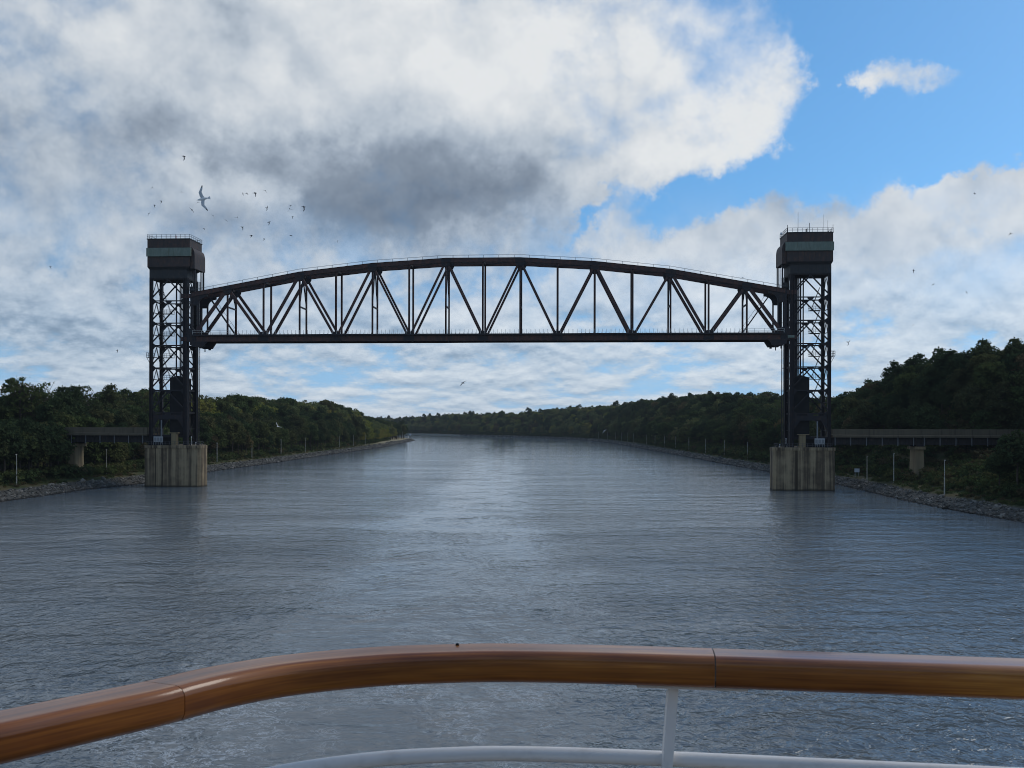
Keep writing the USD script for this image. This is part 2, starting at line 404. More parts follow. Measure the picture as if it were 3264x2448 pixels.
def make_ground():
    g = Graph()
    pos = g.add('geometry', 'position')
    z = g.out(g.add('separate_xyz', 'x', vector=pos), 'z')
    n = g.noise(pos, 0.12, 5.0, 0.6)
    n2 = g.noise(pos, 1.3, 5.0, 0.65)
    grass = g.mix(g.smooth(n, 0.42, 0.6), (0.040, 0.052, 0.016), (0.090, 0.072, 0.034))
    grass = g.mix(g.smooth(n2, 0.45, 0.7, 0.0, 0.7), grass, (0.035, 0.034, 0.018))
    stone = g.mix(g.smooth(n2, 0.4, 0.65), (0.09, 0.085, 0.075), (0.05, 0.046, 0.04))
    wet = g.smooth(z, 0.1, 0.45)
    stone = g.mix(wet, (0.022, 0.020, 0.018), stone)
    edge = g.addm(z, g.mul(g.sub(n2, 0.5), 0.9))
    sy = g.out(g.add('separate_xyz', 'x', vector=pos), 'y')
    sx = g.add('separate_xyz', 'x', vector=pos)
    sunlit_sand = g.mul(g.smooth(sy, 700.0, 860.0), g.m('less_than', sx, 0.0))      # sandy point of the left bank, paled further by painted sunlight
    grass = g.mix(g.mul(sunlit_sand, 0.9), grass, (0.30, 0.26, 0.17))
    stone = g.mix(g.mul(sunlit_sand, 0.7), stone, (0.32, 0.29, 0.22))
    col = g.mix(g.smooth(edge, 1.7, 2.2), stone, grass)
    bump = g.add('bump', 'normal', height=n2, strength=0.7, distance=0.4)
    return g.build('bank_ground', g.add('principled_bsdf', 'BSDF', base_color=col, roughness=0.95, specular_ior_level=0.1, normal=bump))
M['ground'] = make_ground()

def make_rock():
    g = Graph()
    r = g.add('object_info', 'random')
    pos = g.add('geometry', 'position')
    n = g.noise(pos, 2.5, 4.0, 0.6)
    z = g.out(g.add('separate_xyz', 'x', vector=pos), 'z')
    col = g.add('rgb_ramp', 'color', fac=r, ramp=[(0, (0.055, 0.052, 0.046)), (0.5, (0.10, 0.094, 0.082)), (0.85, (0.16, 0.15, 0.13)), (1, (0.24, 0.22, 0.19))])
    col = g.mix(g.smooth(n, 0.4, 0.7, 0.0, 0.6), col, (0.07, 0.062, 0.05))
    col = g.mix(g.smooth(z, 0.05, 0.40, 0.85, 0.0), col, (0.02, 0.018, 0.016))
    return g.build('riprap_stone', g.add('principled_bsdf', 'BSDF', base_color=col, roughness=0.9, specular_ior_level=0.2))
M['rock'] = make_rock()

LEAF = 1.6
def make_leaf(name, c0, c1, c2):
    c0, c1, c2 = (tuple(LEAF * q for q in c) for c in (c0, c1, c2))
    g = Graph()
    r = g.add('object_info', 'random')
    isl = g.add('geometry', 'random_per_island')
    col = g.add('rgb_ramp', 'color', fac=r, ramp=[(0, c0), (0.55, c1), (1, c2)])
    col = g.add('hsv', 'color', hue=g.lin(isl, 0, 1, 0.485, 0.515), saturation=1.0, value=g.lin(isl, 0, 1, 0.62, 1.4), fac=1.0, color=col)
    d = g.add('diffuse_bsdf', 'BSDF', color=col)
    t = g.add('translucent_bsdf', 'BSDF', color=col)
    return g.build(name, g.add('mix_closure', 'closure', fac=0.25, closure1=d, closure2=t))
M['leaf'] = make_leaf('green_leaves', (0.048, 0.072, 0.028), (0.062, 0.088, 0.030), (0.095, 0.095, 0.038))
M['leaf_dark'] = make_leaf('dark_leaves', (0.036, 0.056, 0.026), (0.046, 0.068, 0.029), (0.068, 0.076, 0.034))
M['leaf_autumn'] = make_leaf('autumn_leaves', (0.078, 0.078, 0.038), (0.098, 0.080, 0.040), (0.125, 0.105, 0.042))
M['leaf_yellow_sunlit'] = make_leaf('yellow_sunlit_leaves', (0.16, 0.185, 0.04), (0.19, 0.205, 0.044), (0.22, 0.205, 0.05))  # sunlight through cloud gaps is painted into this leaf colour
M['leaf_pale_sunlit'] = make_leaf('olive_sunlit_leaves', (0.10, 0.125, 0.05), (0.125, 0.15, 0.054), (0.16, 0.155, 0.062))  # paler green stands for sun on the distant trees
M['bark'] = simple('bark', (0.075, 0.062, 0.050), 0.9, 0.1, (3.0, (0.04, 0.034, 0.028), 0.4, 0.65))
M['pole'] = simple('pale_pole_wood', (0.36, 0.345, 0.31), 0.85, 0.15, (1.5, (0.25, 0.235, 0.20), 0.45, 0.65))
M['gull_white'] = simple('gull_white', (0.62, 0.62, 0.61), 0.7, 0.1)
M['gull_grey'] = simple('gull_grey', (0.45, 0.46, 0.47), 0.7, 0.1)
M['gull_dark'] = simple('gull_dark', (0.05, 0.05, 0.055), 0.7, 0.1)
M['bird'] = simple('bird_far', (0.05, 0.052, 0.055), 0.8, 0.1)
M['beak'] = simple('gull_beak', (0.45, 0.28, 0.04), 0.5, 0.3)

M['wood_deck'] = simple('deck_teak', (0.16, 0.12, 0.08), 0.7, 0.2, (20.0, (0.12, 0.09, 0.06), 0.4, 0.6))
M['ship_paint'] = simple('ship_paint', (0.55, 0.55, 0.54), 0.5, 0.3)

BR_A = 0.0627                                    # the bridge stands a little askew to the canal
BR_X, BR_Y, BR_W = -8.23, 272.8, 6.9
def bridge_local(x, y):
    c, s = math.cos(BR_A), math.sin(BR_A)
    dx, dy = x - BR_X, y - BR_Y
    return dx * c - dy * s, dx * s + dy * c

# ---------------------------------------------------------------- canal banks
LEFT_SHORE = [(-128, -600), (-127, 60), (-121, 150), (-117, 200), (-116.5, 222), (-115.5, 242), (-115.5, 264), (-112.5, 276), (-110, 290), (-112, 330), (-112.5, 362), (-109, 440), (-107.7, 512),
              (-103, 640), (-101, 720), (-100.5, 803), (-103, 830), (-104.5, 980), (-106.5, 1068), (-118, 1090), (-150, 1130), (-270, 1330), (-480, 1640), (-800, 2040), (-1500, 2800)]
RIGHT_SHORE = [(104, -600), (101, 60), (96, 150), (94.3, 185), (93, 206), (93.2, 224), (94, 240), (95.5, 256), (96.5, 266), (97.5, 290), (98, 365), (96.8, 443), (97.8, 536), (97.2, 656), (98, 808), (96, 936), (89, 1041),
               (76, 1146), (50, 1226), (19, 1304), (-17, 1375), (-55, 1453), (-113, 1563), (-181, 1690), (-420, 2010), (-700, 2400), (-1300, 3000)]
CANAL = shapely.Polygon(LEFT_SHORE + RIGHT_SHORE[::-1])
CANAL_EDGE = shapely.LineString(LEFT_SHORE), shapely.LineString(RIGHT_SHORE)
shapely.prepare(CANAL)

def inland(x, y):
    """Metres from the waterline, negative over the water; and whether the right bank is the nearer one."""
    p = shapely.points(np.asarray(x, float), np.asarray(y, float))
    l, r = shapely.distance(CANAL_EDGE[0], p), shapely.distance(CANAL_EDGE[1], p)
    t = np.minimum(l, r)
    return np.where(shapely.contains(CANAL, p), -t, t), r < l

HILL_L = ([-600, 200, 260, 400, 560, 700, 850, 1000, 1150, 1400], [13, 13, 12, 10.5, 13, 14, 12, 8, 7, 10])
HILL_R = ([-600, 200, 300, 350, 400, 480, 560, 660, 800, 1000, 1300, 1450, 1560, 1650, 1800, 2100], [22, 22, 25, 24, 18, 11, 15, 22, 25, 27, 24, 20, 18, 20, 14, 12])

def ground_z(x, y):
    x, y = np.asarray(x, float), np.asarray(y, float)
    t, right = inland(x, y)
    hill = np.where(right, np.interp(y, *HILL_R), np.interp(y, *HILL_L))
    slope = np.where(right, np.interp(y, [200, 215, 268, 290], [34.0, 62.0, 62.0, 34.0]), 30.0)
    z = np.interp(t, [-30, -6, 0, 4.5, 6.5, 11], [-4, -2.6, -0.05, 2.0, 2.4, 2.7])
    bench = np.where(right, 11.0, np.interp(y, [200, 300, 420], [17.0, 17.0, 11.0]))
    k = np.clip((t - bench) / slope, 0, 1)
    z = z + np.where(t > bench, (hill - 2.7) * (k * k * (3 - 2 * k) * 0.5 + k * 0.5) + np.clip(t - 45, 0, 120) * 0.03, 0)
    s_, o_ = bridge_local(x, y)                 # the railway runs through a cutting
    z = np.where((np.abs(s_) > 90) & (o_ > -7) & (o_ < 14), np.minimum(z, 12.0), z)
    p = np.stack([x, y, 0 * x], -1)
    rough = (meshkit.fbm(p / 9.0, 3, 5) - 0.5)
    z = z + np.where(t > 0, rough * np.interp(t, [0, 3, 8, 14, 40], [0.3, 0.9, 0.5, 0.9, 3.5]), 0)
    return z, t, right

def graded(parts):
    out = []
    for a, b, s in parts:
        out.append(np.arange(a, b, s))
    return np.concatenate(out + [[parts[-1][1]]])

def make_ground_sheet():
    xs = graded([(-6000, -1600, 400), (-1600, -400, 40), (-400, -160, 10), (-160, -96, 1.6), (-96, 80, 11), (80, 150, 1.75), (150, 300, 8), (300, 900, 40), (900, 5000, 400)])
    ys = graded([(-600, 100, 35), (100, 320, 2.2), (320, 640, 4), (640, 1200, 8), (1200, 1900, 12), (1900, 3000, 60), (3000, 9000, 500)])
    X, Y = np.meshgrid(xs, ys)
    z, t, r = ground_z(X.ravel(), Y.ravel())
    n = len(xs)
    i, j = np.meshgrid(np.arange(len(ys) - 1), np.arange(n - 1), indexing='ij')
    q = np.stack([i * n + j, i * n + j + 1, (i + 1) * n + j + 1, (i + 1) * n + j], -1).reshape(-1, 4)
    p = obj('ground', (np.stack([X.ravel(), Y.ravel(), z], 1), q), M['ground'], smooth=True)
    tag(p, kind='structure')
make_ground_sheet()

water = obj('water', (np.array([[-2500, -600, 0], [2500, -600, 0], [2500, 3200, 0], [-2500, 3200, 0]], float), np.array([[0, 1, 2, 3]])), M['water'])
tag(water, kind='structure')

rng = np.random.default_rng(11)
def scatter(name, protos, P, idx, scales, yaws, label, tilts=None):
    """Thousands of small pieces as one object: protos is a list of (mesh parts with materials)."""
    path = numbered('/World/' + name)
    pi = UsdGeom.PointInstancer.Define(stage, path)
    targets = []
    for k, parts in enumerate(protos):
        pp = '%s/piece_%03d' % (path, k)
        UsdGeom.Xform.Define(stage, pp)
        if isinstance(parts, str):
            stage.GetPrimAtPath(pp).GetReferences().AddInternalReference(parts)
        else:
            for nm, mesh, mat in parts:
                usdkit.mesh(stage, pp + '/' + nm, mesh, mat)
        targets.append(pp)
    pi.CreatePrototypesRel().SetTargets(targets)
    pi.CreatePositionsAttr(Vt.Vec3fArray.FromNumpy(np.asarray(P, np.float32)))
    pi.CreateProtoIndicesAttr(Vt.IntArray.FromNumpy(np.asarray(idx, np.int32)))
    sc = np.asarray(scales, np.float32)
    pi.CreateScalesAttr(Vt.Vec3fArray.FromNumpy(sc if sc.ndim == 2 else np.repeat(sc[:, None], 3, 1)))
    h = np.asarray(yaws) / 2
    if tilts is None:
        q = [Gf.Quath(float(np.cos(a)), 0, 0, float(np.sin(a))) for a in h]
    else:
        q = []
        for a, ax, th in zip(h, tilts[0], tilts[1]):
            r = Gf.Rotation(Gf.Vec3d(0, 0, 1), math.degrees(2 * a)) * Gf.Rotation(Gf.Vec3d(math.cos(ax), math.sin(ax), 0), math.degrees(th))
            qq = r.GetQuat(); im = qq.GetImaginary()
            q.append(Gf.Quath(qq.GetReal(), im[0], im[1], im[2]))
    pi.CreateOrientationsAttr(Vt.QuathArray(q))
    tag(path, label, None, None, 'stuff')
    return path

def shoreline_points(n, y0, y1, t0, t1, seed, side):
    """Random places between two distances from the waterline, denser near the camera."""
    r = np.random.default_rng(seed)
    line = CANAL_EDGE[side]
    ends = [line.project(shapely.Point(*p)) for p in ((line.interpolate(0).x, y0), (line.interpolate(0).x, y1))]
    pts = []
    ss = r.uniform(0, 1, n)
    L0 = line.project(nearest_at(line, y0)); L1 = line.project(nearest_at(line, y1))
    s = L0 + (L1 - L0) * ss ** 1.7
    a = shapely.line_interpolate_point(line, s); b = shapely.line_interpolate_point(line, s + 0.5)
    ax, ay = shapely.get_x(a), shapely.get_y(a)
    dx, dy = shapely.get_x(b) - ax, shapely.get_y(b) - ay
    ln = np.hypot(dx, dy); dx, dy = dx / ln, dy / ln
    sg = -1.0 if side == 0 else 1.0                 # left of travel on the left bank, right of it on the right bank
    t = r.uniform(t0, t1, n)
    return ax + sg * dy * t, ay - sg * dx * t, r

def nearest_at(line, y):
    c = np.array(line.coords)
    k = int(np.argmax(c[:, 1] >= y))
    p, q = c[k - 1], c[k]
    f = (y - p[1]) / (q[1] - p[1])
    return shapely.Point(p[0] + f * (q[0] - p[0]), y)

# broken stone along the waterline
def make_rocks():
    protos = []
    r = np.random.default_rng(4)
    for k in range(6):
        m = trimesh.creation.icosphere(subdivisions=1, radius=0.5)
        v = m.vertices * r.uniform(0.7, 1.25, (len(m.vertices), 1)) * np.array([1.25, 0.95, 0.7])
        h = trimesh.convex.convex_hull(v[r.permutation(len(v))[:16]])
        protos.append([('stone', h, M['rock'])])
    P, idx, sc, yaw, ax, th = [], [], [], [], [], []
    for side, n in ((0, 9500), (1, 9500)):
        x, y, rr = shoreline_points(n, 120, 1500, -0.6, 4.4, 20 + side, side)
        z, t, _ = ground_z(x, y)
        far = np.hypot(x, y)
        s = rr.lognormal(-0.45, 0.33, n) * np.interp(far, [150, 600, 1200], [0.85, 1.2, 1.8])
        P.append(np.stack([x, y, z + 0.02], 1)); sc.append(s); idx.append(rr.integers(0, 6, n)); yaw.append(rr.uniform(0, 6.28, n)); ax.append(rr.uniform(0, 6.28, n)); th.append(rr.uniform(0, 0.9, n))
    scatter('riprap_rocks', protos, np.vstack(P), np.concatenate(idx), np.concatenate(sc), np.concatenate(yaw), 'grey broken stone piled along both waterlines of the canal',
            (np.concatenate(ax), np.concatenate(th)))
make_rocks()

# ---------------------------------------------------------------- trees
def leaf_cloud(r, centers, radii, n, size, squash=0.8, stray=0.16):
    """Many small bent leaf sprays spread through the lobes of a crown, thickest near their outsides, some straying beyond."""
    centers, radii = np.asarray(centers), np.asarray(radii)
    k = r.choice(len(centers), n, p=radii ** 2 / (radii ** 2).sum())
    d = r.normal(size=(n, 3)); d /= np.linalg.norm(d, axis=1, keepdims=True)
    d[:, 2] = np.where(d[:, 2] < -0.35, -d[:, 2], d[:, 2])
    rad = radii[k] * (r.uniform(0.35, 1.0, n) ** 0.6 + np.abs(r.normal(0, stray, n)))
    p = centers[k] + d * rad[:, None] * [1, 1, squash] + r.normal(0, 0.12, (n, 3))
    nrm = d * 0.6 + r.normal(size=(n, 3)) * 0.6 + [0, 0, 0.35]
    nrm /= np.linalg.norm(nrm, axis=1, keepdims=True)
    a = np.cross(nrm, r.normal(size=(n, 3))); a /= np.linalg.norm(a, axis=1, keepdims=True)
    b = np.cross(nrm, a)
    s = size * r.uniform(0.5, 1.35, n)[:, None]
    c = np.stack([p + a * s, p + b * s * 0.62 + nrm * s * 0.18, p - a * s * 0.9, p - b * s * 0.7 + nrm * s * 0.15], 1)
    f = np.arange(n * 4).reshape(n, 4)
    return TM(c.reshape(-1, 3), np.vstack([f[:, [0, 1, 2]], f[:, [0, 2, 3]]]))

def limbs(r, h, n, spread, lo, hi, r0):
    out = [tube([(0, 0, -0.6), (0.15, 0.05, h * 0.3), (-0.1, 0.2, h * 0.6), (0.1, 0.1, h * 0.88)], [r0, r0 * 0.8, r0 * 0.5, r0 * 0.18], 6)]
    for i in range(n):
        a, z0 = r.uniform(0, 6.28), h * r.uniform(lo, hi)
        L = spread * r.uniform(0.6, 1.0)
        e = np.array([math.cos(a) * L, math.sin(a) * L, z0 + L * r.uniform(0.5, 1.1)])
        m = np.array([math.cos(a) * L * 0.45, math.sin(a) * L * 0.45, z0 + (e[2] - z0) * 0.35])
        out.append(tube([(0, 0, z0), m, e], [r0 * 0.42, r0 * 0.26, r0 * 0.08], 5, False))
    return trimesh.util.concatenate(out)

def crown(r, h, R, base, lobes, n, size, lobe_r=(0.34, 0.52)):
    """Lobes spread over an egg-shaped crown from base to h."""
    C, Q = [], []
    mid, hh = (h + base) / 2, (h - base) / 2
    for i in range(lobes):
        d = r.normal(size=3); d /= np.linalg.norm(d)
        if d[2] < -0.6: d[2] *= -1
        q = R * r.uniform(*lobe_r)
        k = r.uniform(0.55, 1.0) ** 0.7
        C.append([d[0] * (R - q * 0.7) * k, d[1] * (R - q * 0.7) * k, mid + d[2] * (hh - q * 0.7) * k]); Q.append(q)
    C.append([0, 0, mid]); Q.append(R * 0.55)
    return leaf_cloud(r, C, Q, n, size)

TREES = {}
def tree_class(kind, seed, leaf, h, R, base, lobes, n, size, nl=8, r0=0.28, spread=0.6, lobe_r=(0.34, 0.52)):
    r = np.random.default_rng(seed)
    path = '/World/tree_forms/' + kind
    usdkit.mesh(stage, path + '/trunk', limbs(r, h, nl, R * spread, 0.3, 0.75, r0), M['bark'])
    usdkit.mesh(stage, path + '/crown', crown(r, h, R, base, lobes, n, size, lobe_r), leaf)
    TREES[kind] = (path, h, R)
stage.CreateClassPrim('/World/tree_forms')
tree_class('broad_tree', 1, M['leaf'], 15.0, 5.0, 2.0, 30, 2600, 0.42, lobe_r=(0.22, 0.42))
tree_class('tall_tree', 2, M['leaf_dark'], 18.0, 4.2, 3.0, 34, 2600, 0.42, lobe_r=(0.24, 0.44))
tree_class('bushy_tree', 3, M['leaf'], 11.0, 4.6, 0.3, 28, 2300, 0.40, lobe_r=(0.22, 0.42))
tree_class('dark_tree', 4, M['leaf_dark'], 14.0, 4.9, 1.0, 30, 2600, 0.42, lobe_r=(0.22, 0.42))
tree_class('thin_tree', 5, M['leaf'], 15.0, 4.0, 3.0, 44, 620, 0.30, 30, 0.2, 0.9, (0.14, 0.28))
tree_class('autumn_tree', 6, M['leaf_autumn'], 13.0, 4.5, 1.0, 28, 2300, 0.40, lobe_r=(0.22, 0.42))
tree_class('yellow_green_tree', 7, M['leaf_yellow_sunlit'], 12.0, 4.8, 0.4, 26, 2300, 0.40, lobe_r=(0.22, 0.42))  # its sunlit look is put into the leaf colour
tree_class('pale_tree', 9, M['leaf_pale_sunlit'], 14.0, 4.9, 1.0, 30, 2400, 0.42, lobe_r=(0.22, 0.42))  # distant tree with sunshine mixed into its leaf colour
tree_class('sapling', 8, M['leaf'], 5.0, 2.4, 0.0, 12, 520, 0.32, 5, 0.08)

def grow(seed, y0, y1, side, t0, t1, spacing, kinds, weights, hs, zone):
    """Places for trees on one bank, as (x, y, z, kind, scale, yaw, zone)."""
    r = np.random.default_rng(seed)
    line = CANAL_EDGE[side]
    L0, L1 = line.project(nearest_at(line, y0)), line.project(nearest_at(line, y1))
    out = []
    t = t0
    while t <= t1:
        n = int((L1 - L0) / spacing)
        s = L0 + (np.arange(n) + r.uniform(-0.4, 0.4, n)) * spacing
        a, b = shapely.line_interpolate_point(line, s), shapely.line_interpolate_point(line, s + 0.5)
        ax, ay = shapely.get_x(a), shapely.get_y(a)
        dx, dy = shapely.get_x(b) - ax, shapely.get_y(b) - ay
        ln = np.maximum(np.hypot(dx, dy), 1e-6)
        sg = -1.0 if side == 0 else 1.0
        tt = t + r.uniform(-0.4, 0.4, n) * spacing
        x, y = ax + sg * dy / ln * tt, ay - sg * dx / ln * tt
        z, ti, right = ground_z(x, y)
        for i in range(n):
            if ti[i] < t0 * 0.75 or right[i] != bool(side):
                continue
            k = kinds[r.choice(len(kinds), p=np.array(weights) / sum(weights))]
            out.append((x[i], y[i], z[i] - 0.1, k, hs * r.uniform(0.78, 1.2), r.uniform(0, 6.28), zone))
        t += spacing * 0.85
    return out

MIX = ['broad_tree', 'tall_tree', 'bushy_tree', 'dark_tree', 'autumn_tree']
places = []
places += grow(31, 130, 256, 0, 12.5, 62, 6.0, MIX, [2, 1, 3, 3, .5], 1.0, 'left near')
places += grow(32, 250, 420, 0, 15, 62, 6.0, MIX, [2, 1, 3, 3, .5], 1.0, 'left')
places += grow(33, 420, 735, 0, 13, 34, 6.5, MIX, [3, 1, 3, 2, .8], 1.0, 'left far')
places += grow(36, 420, 900, 0, 38, 64, 6.5, ['yellow_green_tree', 'pale_tree', 'broad_tree'], [2, 2, 1], 1.3, 'left ridge')  # sunlit patch on the ridge, painted by leaf colour
places += grow(34, 735, 950, 0, 13, 60, 6.5, ['yellow_green_tree', 'pale_tree'], [5, 1], 0.95, 'left end')  # painted sunlight on the end of the bank
places += grow(37, 950, 1068, 0, 12, 60, 7.0, ['dark_tree', 'broad_tree'], [2, 1], 1.0, 'left tip')
places += grow(35, 1075, 1500, 0, 10, 60, 8.0, MIX, [3, 2, 1, 3, .5], 1.0, 'left hidden')
places += grow(41, 130, 225, 1, 16, 115, 6.0, MIX, [2, .6, 2, 4, .5], 0.82, 'right near')
places += grow(42, 225, 330, 1, 38, 125, 6.0, MIX, [2, 2, 2, 4, .7], 1.05, 'right slope')
places += grow(43, 330, 620, 1, 18, 75, 6.2, MIX, [2, 1, 3, 3, 1.2], 1.0, 'right')
places += grow(44, 620, 1120, 1, 14, 80, 7.0, MIX + ['pale_tree'], [3, 1, 3, 2, 1.4, 2.5], 1.05, 'right far')
places += grow(45, 1120, 2050, 1, 10, 80, 8.0, MIX + ['pale_tree', 'yellow_green_tree'], [1, .6, 1, .6, 1.5, 8, 3], 1.05, 'bend')  # mostly painted-sunlit trees, for the sunny far shore
places += grow(46, 285, 430, 1, 28, 75, 9.0, ['dark_tree', 'tall_tree'], [2, 1], 0.85, 'right back')
# trees whose tops make the skyline: (column, row of the top in the photograph, metres to the side of the canal's axis, kind)
for x, ytop, side_x, k in ((18, 1203, -150, 'thin_tree'), (66, 1193, -152, 'thin_tree'), (99, 1213, -150, 'thin_tree'), (139, 1210, -148, 'thin_tree'), (193, 1231, -150, 'tall_tree'), (223, 1228, -150, 'tall_tree'),
                           (280, 1222, -152, 'thin_tree'), (346, 1224, -150, 'tall_tree'), (398, 1248, -150, 'thin_tree'), (452, 1240, -150, 'thin_tree'), (645, 1252, -146, 'thin_tree'), (670, 1264, -150, 'thin_tree'),
                           (850, 1278, -150, 'thin_tree'), (2669, 1255, 140, 'thin_tree'), (2712, 1237, 145, 'thin_tree'), (2773, 1203, 150, 'tall_tree'), (2790, 1215, 148, 'dark_tree'), (2835, 1190, 150, 'thin_tree'), (2860, 1195, 150, 'dark_tree'), (2896, 1174, 155, 'tall_tree'),
                           (2935, 1152, 150, 'broad_tree'), (2961, 1143, 150, 'dark_tree'), (2990, 1141, 150, 'broad_tree'), (3016, 1141, 152, 'dark_tree'), (3048, 1158, 152, 'broad_tree'), (3084, 1174, 150, 'dark_tree'), (3150, 1129, 160, 'thin_tree'), (3165, 1131, 165, 'thin_tree'),
                           (3196, 1147, 158, 'tall_tree'), (3204, 1205, 146, 'dark_tree'), (3188, 1215, 143, 'dark_tree'), (3226, 1205, 148, 'dark_tree'), (3244, 1215, 143, 'broad_tree'), (3212, 1230, 136, 'dark_tree'), (3258, 1147, 158, 'tall_tree'), (2490, 1268, 135, 'thin_tree'), (2475, 1265, 138, 'thin_tree'), (2390, 1268, 150, 'thin_tree')):
    d = side_x / ray(x)
    z = float(ground_z([side_x], [d])[0][0])
    top = EYE + (HORIZON - ytop) / FPX * d
    places.append((side_x, d, z - .2, k, float(np.clip((top - z) / TREES[k][1], 0.5, 1.7)), x * 0.7, 'skyline'))

def clear_of_bridge(x, y):
    s, o = bridge_local(x, y)
    return not (-5.0 < o < 12.5 and abs(s) < 150) and not (-45 < o <= -5 and 96 < s < 150) and not (-45 < o <= -5 and -120 < s < -96)
places = [p for p in places if clear_of_bridge(p[0], p[1])]

# dense trees that close off the shore end of the left viaduct
for k, x in enumerate((12, 40, 66, 92, 118, 140, 163, 184, 150, 100)):
    X = -129.5 - 1.5 * (k % 3)
    d = X / ray(x)
    kk = ('dark_tree', 'bushy_tree', 'broad_tree')[k % 3]
    places.append((X, d, float(ground_z([X], [d])[0][0]) - .2, kk, (1.15, 1.35, 1.05)[k % 3], k * 1.7, 'left near'))

# the 300 that show largest stand as things of their own; the rest are one mass
def showing(p):
    d = math.hypot(p[0], p[1])
    u, t = p[0] / p[1], inland([p[0]], [p[1]])[0][0]
    if abs(u) > 0.56 or p[1] < 100:
        return 0
    return TREES[p[3]][1] * p[4] / d * (1.0 if t < 30 or p[6] == 'skyline' else 0.45)
order = sorted(range(len(places)), key=lambda i: -showing(places[i]))
TREE_WORDS = {'pale_tree': 'sunlit-painted pale olive tree', 'broad_tree': 'broad green tree', 'tall_tree': 'tall dark tree', 'bushy_tree': 'bushy green tree', 'dark_tree': 'dense dark tree', 'autumn_tree': 'brownish autumn tree',
              'thin_tree': 'thin half-bare tree with airy crown', 'yellow_green_tree': 'sunlit-painted yellow-green tree', 'sapling': 'low green sapling'}
ZONE_WORDS = {'left near': 'in the nearest left bank wood', 'left': 'in the wood around the left tower', 'left far': 'in the left bank wood beyond the bridge', 'left end': 'at the far end of the left bank',
              'left ridge': 'on the ridge behind the left wood', 'left tip': 'at the left bank tip', 'left hidden': 'behind the left bank tip', 'right near': 'at the dark right edge', 'right slope': 'above the right viaduct',
              'right': 'on the slope beyond the right tower', 'right far': 'on the right hill beyond the bridge', 'right back': 'behind the right viaduct', 'bend': 'on the far shore at the bend'}
N_THINGS = 298
def where_of(p):
    return ('on the left skyline' if p[0] < 0 else 'on the right skyline') if p[6] == 'skyline' else ZONE_WORDS[p[6]]
alike = {}
for i in order[:N_THINGS]:
    alike.setdefault((places[i][3], where_of(places[i])), []).append(i)
for v in alike.values():
    v.sort(key=lambda i: places[i][0] / places[i][1])
for i in order[:N_THINGS]:
    x, y, z, k, s, yaw, zone = places[i]
    where = where_of(places[i])
    mates = alike[(k, where)]
    label = TREE_WORDS[k] + ' ' + where
    if 1 < len(mates) <= 12:                  # few enough to count along the bank
        label = ORD[mates.index(i)] + ' ' + TREE_WORDS[k].replace('half-bare tree with airy crown', 'airy tree') + ' from the left ' + where
    path = thing(k, label, 'tree', None, 0, TREE_WORDS[k] + 's ' + where)
    xp = UsdGeom.Xformable(stage.GetPrimAtPath(path))
    xp.AddTranslateOp().Set((float(x), float(y), float(z))); xp.AddRotateZOp().Set(math.degrees(yaw)); xp.AddScaleOp().Set((s, s, s))
    pr = stage.GetPrimAtPath(path)
    pr.GetReferences().AddInternalReference(TREES[k][0]); pr.SetInstanceable(True)
rest = [places[i] for i in order[N_THINGS:] if places[i][1] > 60]
names = sorted(TREES)
scatter('forest', [TREES[n][0] for n in names], [p[:3] for p in rest], [names.index(p[3]) for p in rest], [p[4] for p in rest], [p[5] for p in rest], 'mixed autumn wood covering the hills on both banks of the canal')

# undergrowth between the stone and the trees
def make_undergrowth():
    r = np.random.default_rng(9)
    protos = []
    for k, leaf in enumerate((M['leaf'], M['leaf_dark'], M['leaf'], M['leaf_autumn'])):
        C = [[r.uniform(-.8, .8), r.uniform(-.8, .8), r.uniform(.2, .9)] for _ in range(6)]
        protos.append([('foliage', leaf_cloud(r, C, r.uniform(.5, .9, 6), 150, 0.26, 0.8), leaf)])
    P, idx, sc, yaw = [], [], [], []
    def add(n, y0, y1, t0, t1, side, seed, s0, s1, w):
        x, y, rr = shoreline_points(n, y0, y1, t0, t1, seed, side)
        z, t, _ = ground_z(x, y)
        keep = t > t0 * 0.8
        P.append(np.stack([x, y, z - 0.15], 1)[keep]); sc.append(rr.uniform(s0, s1, n)[keep]); idx.append(rr.choice(4, n, p=w)[keep]); yaw.append(rr.uniform(0, 6.28, n)[keep])
    add(1500, 130, 900, 10.5, 20, 0, 51, 0.8, 2.2, [.4, .3, .2, .1])
    add(1800, 150, 340, 10.5, 50, 1, 52, 0.8, 1.9, [.45, .25, .2, .1])
    add(2400, 330, 1200, 9.5, 20, 1, 53, 0.9, 2.6, [.4, .3, .2, .1])
    add(900, 130, 700, 5.2, 11, 0, 54, 0.2, 0.55, [.4, .1, .1, .4])
    add(900, 150, 700, 5.2, 11, 1, 55, 0.2, 0.6, [.4, .1, .2, .3])
    add(900, 1100, 1900, 7, 12, 1, 56, 1.5, 3.2, [.5, .2, .2, .1])
    scatter('undergrowth', protos, np.vstack(P), np.concatenate(idx), np.concatenate(sc), np.concatenate(yaw), 'green brambles and bushes covering the banks between stones and trees')
make_undergrowth()

# ---------------------------------------------------------------- the lift bridge
DEG_A = -math.degrees(BR_A)
def bridge_thing(name, label, cat, group=None):
    """A thing whose children are given in the bridge's own directions: along the span, across it, up from the water."""
    return thing(name, label, cat, (BR_X, BR_Y, 0), DEG_A, group)

PANEL = 10.44
def S(j): return (j - 8) * PANEL
TOP = np.interp(np.arange(17), [0, 1, 3, 5, 7, 9, 11, 13, 15, 16], [55.3, 57.2, 61.0, 63.3, 64.55, 64.55, 63.3, 61.0, 57.2, 55.3])
BOT_LO, BOT_HI, DECK = 41.45, 42.85, 43.35

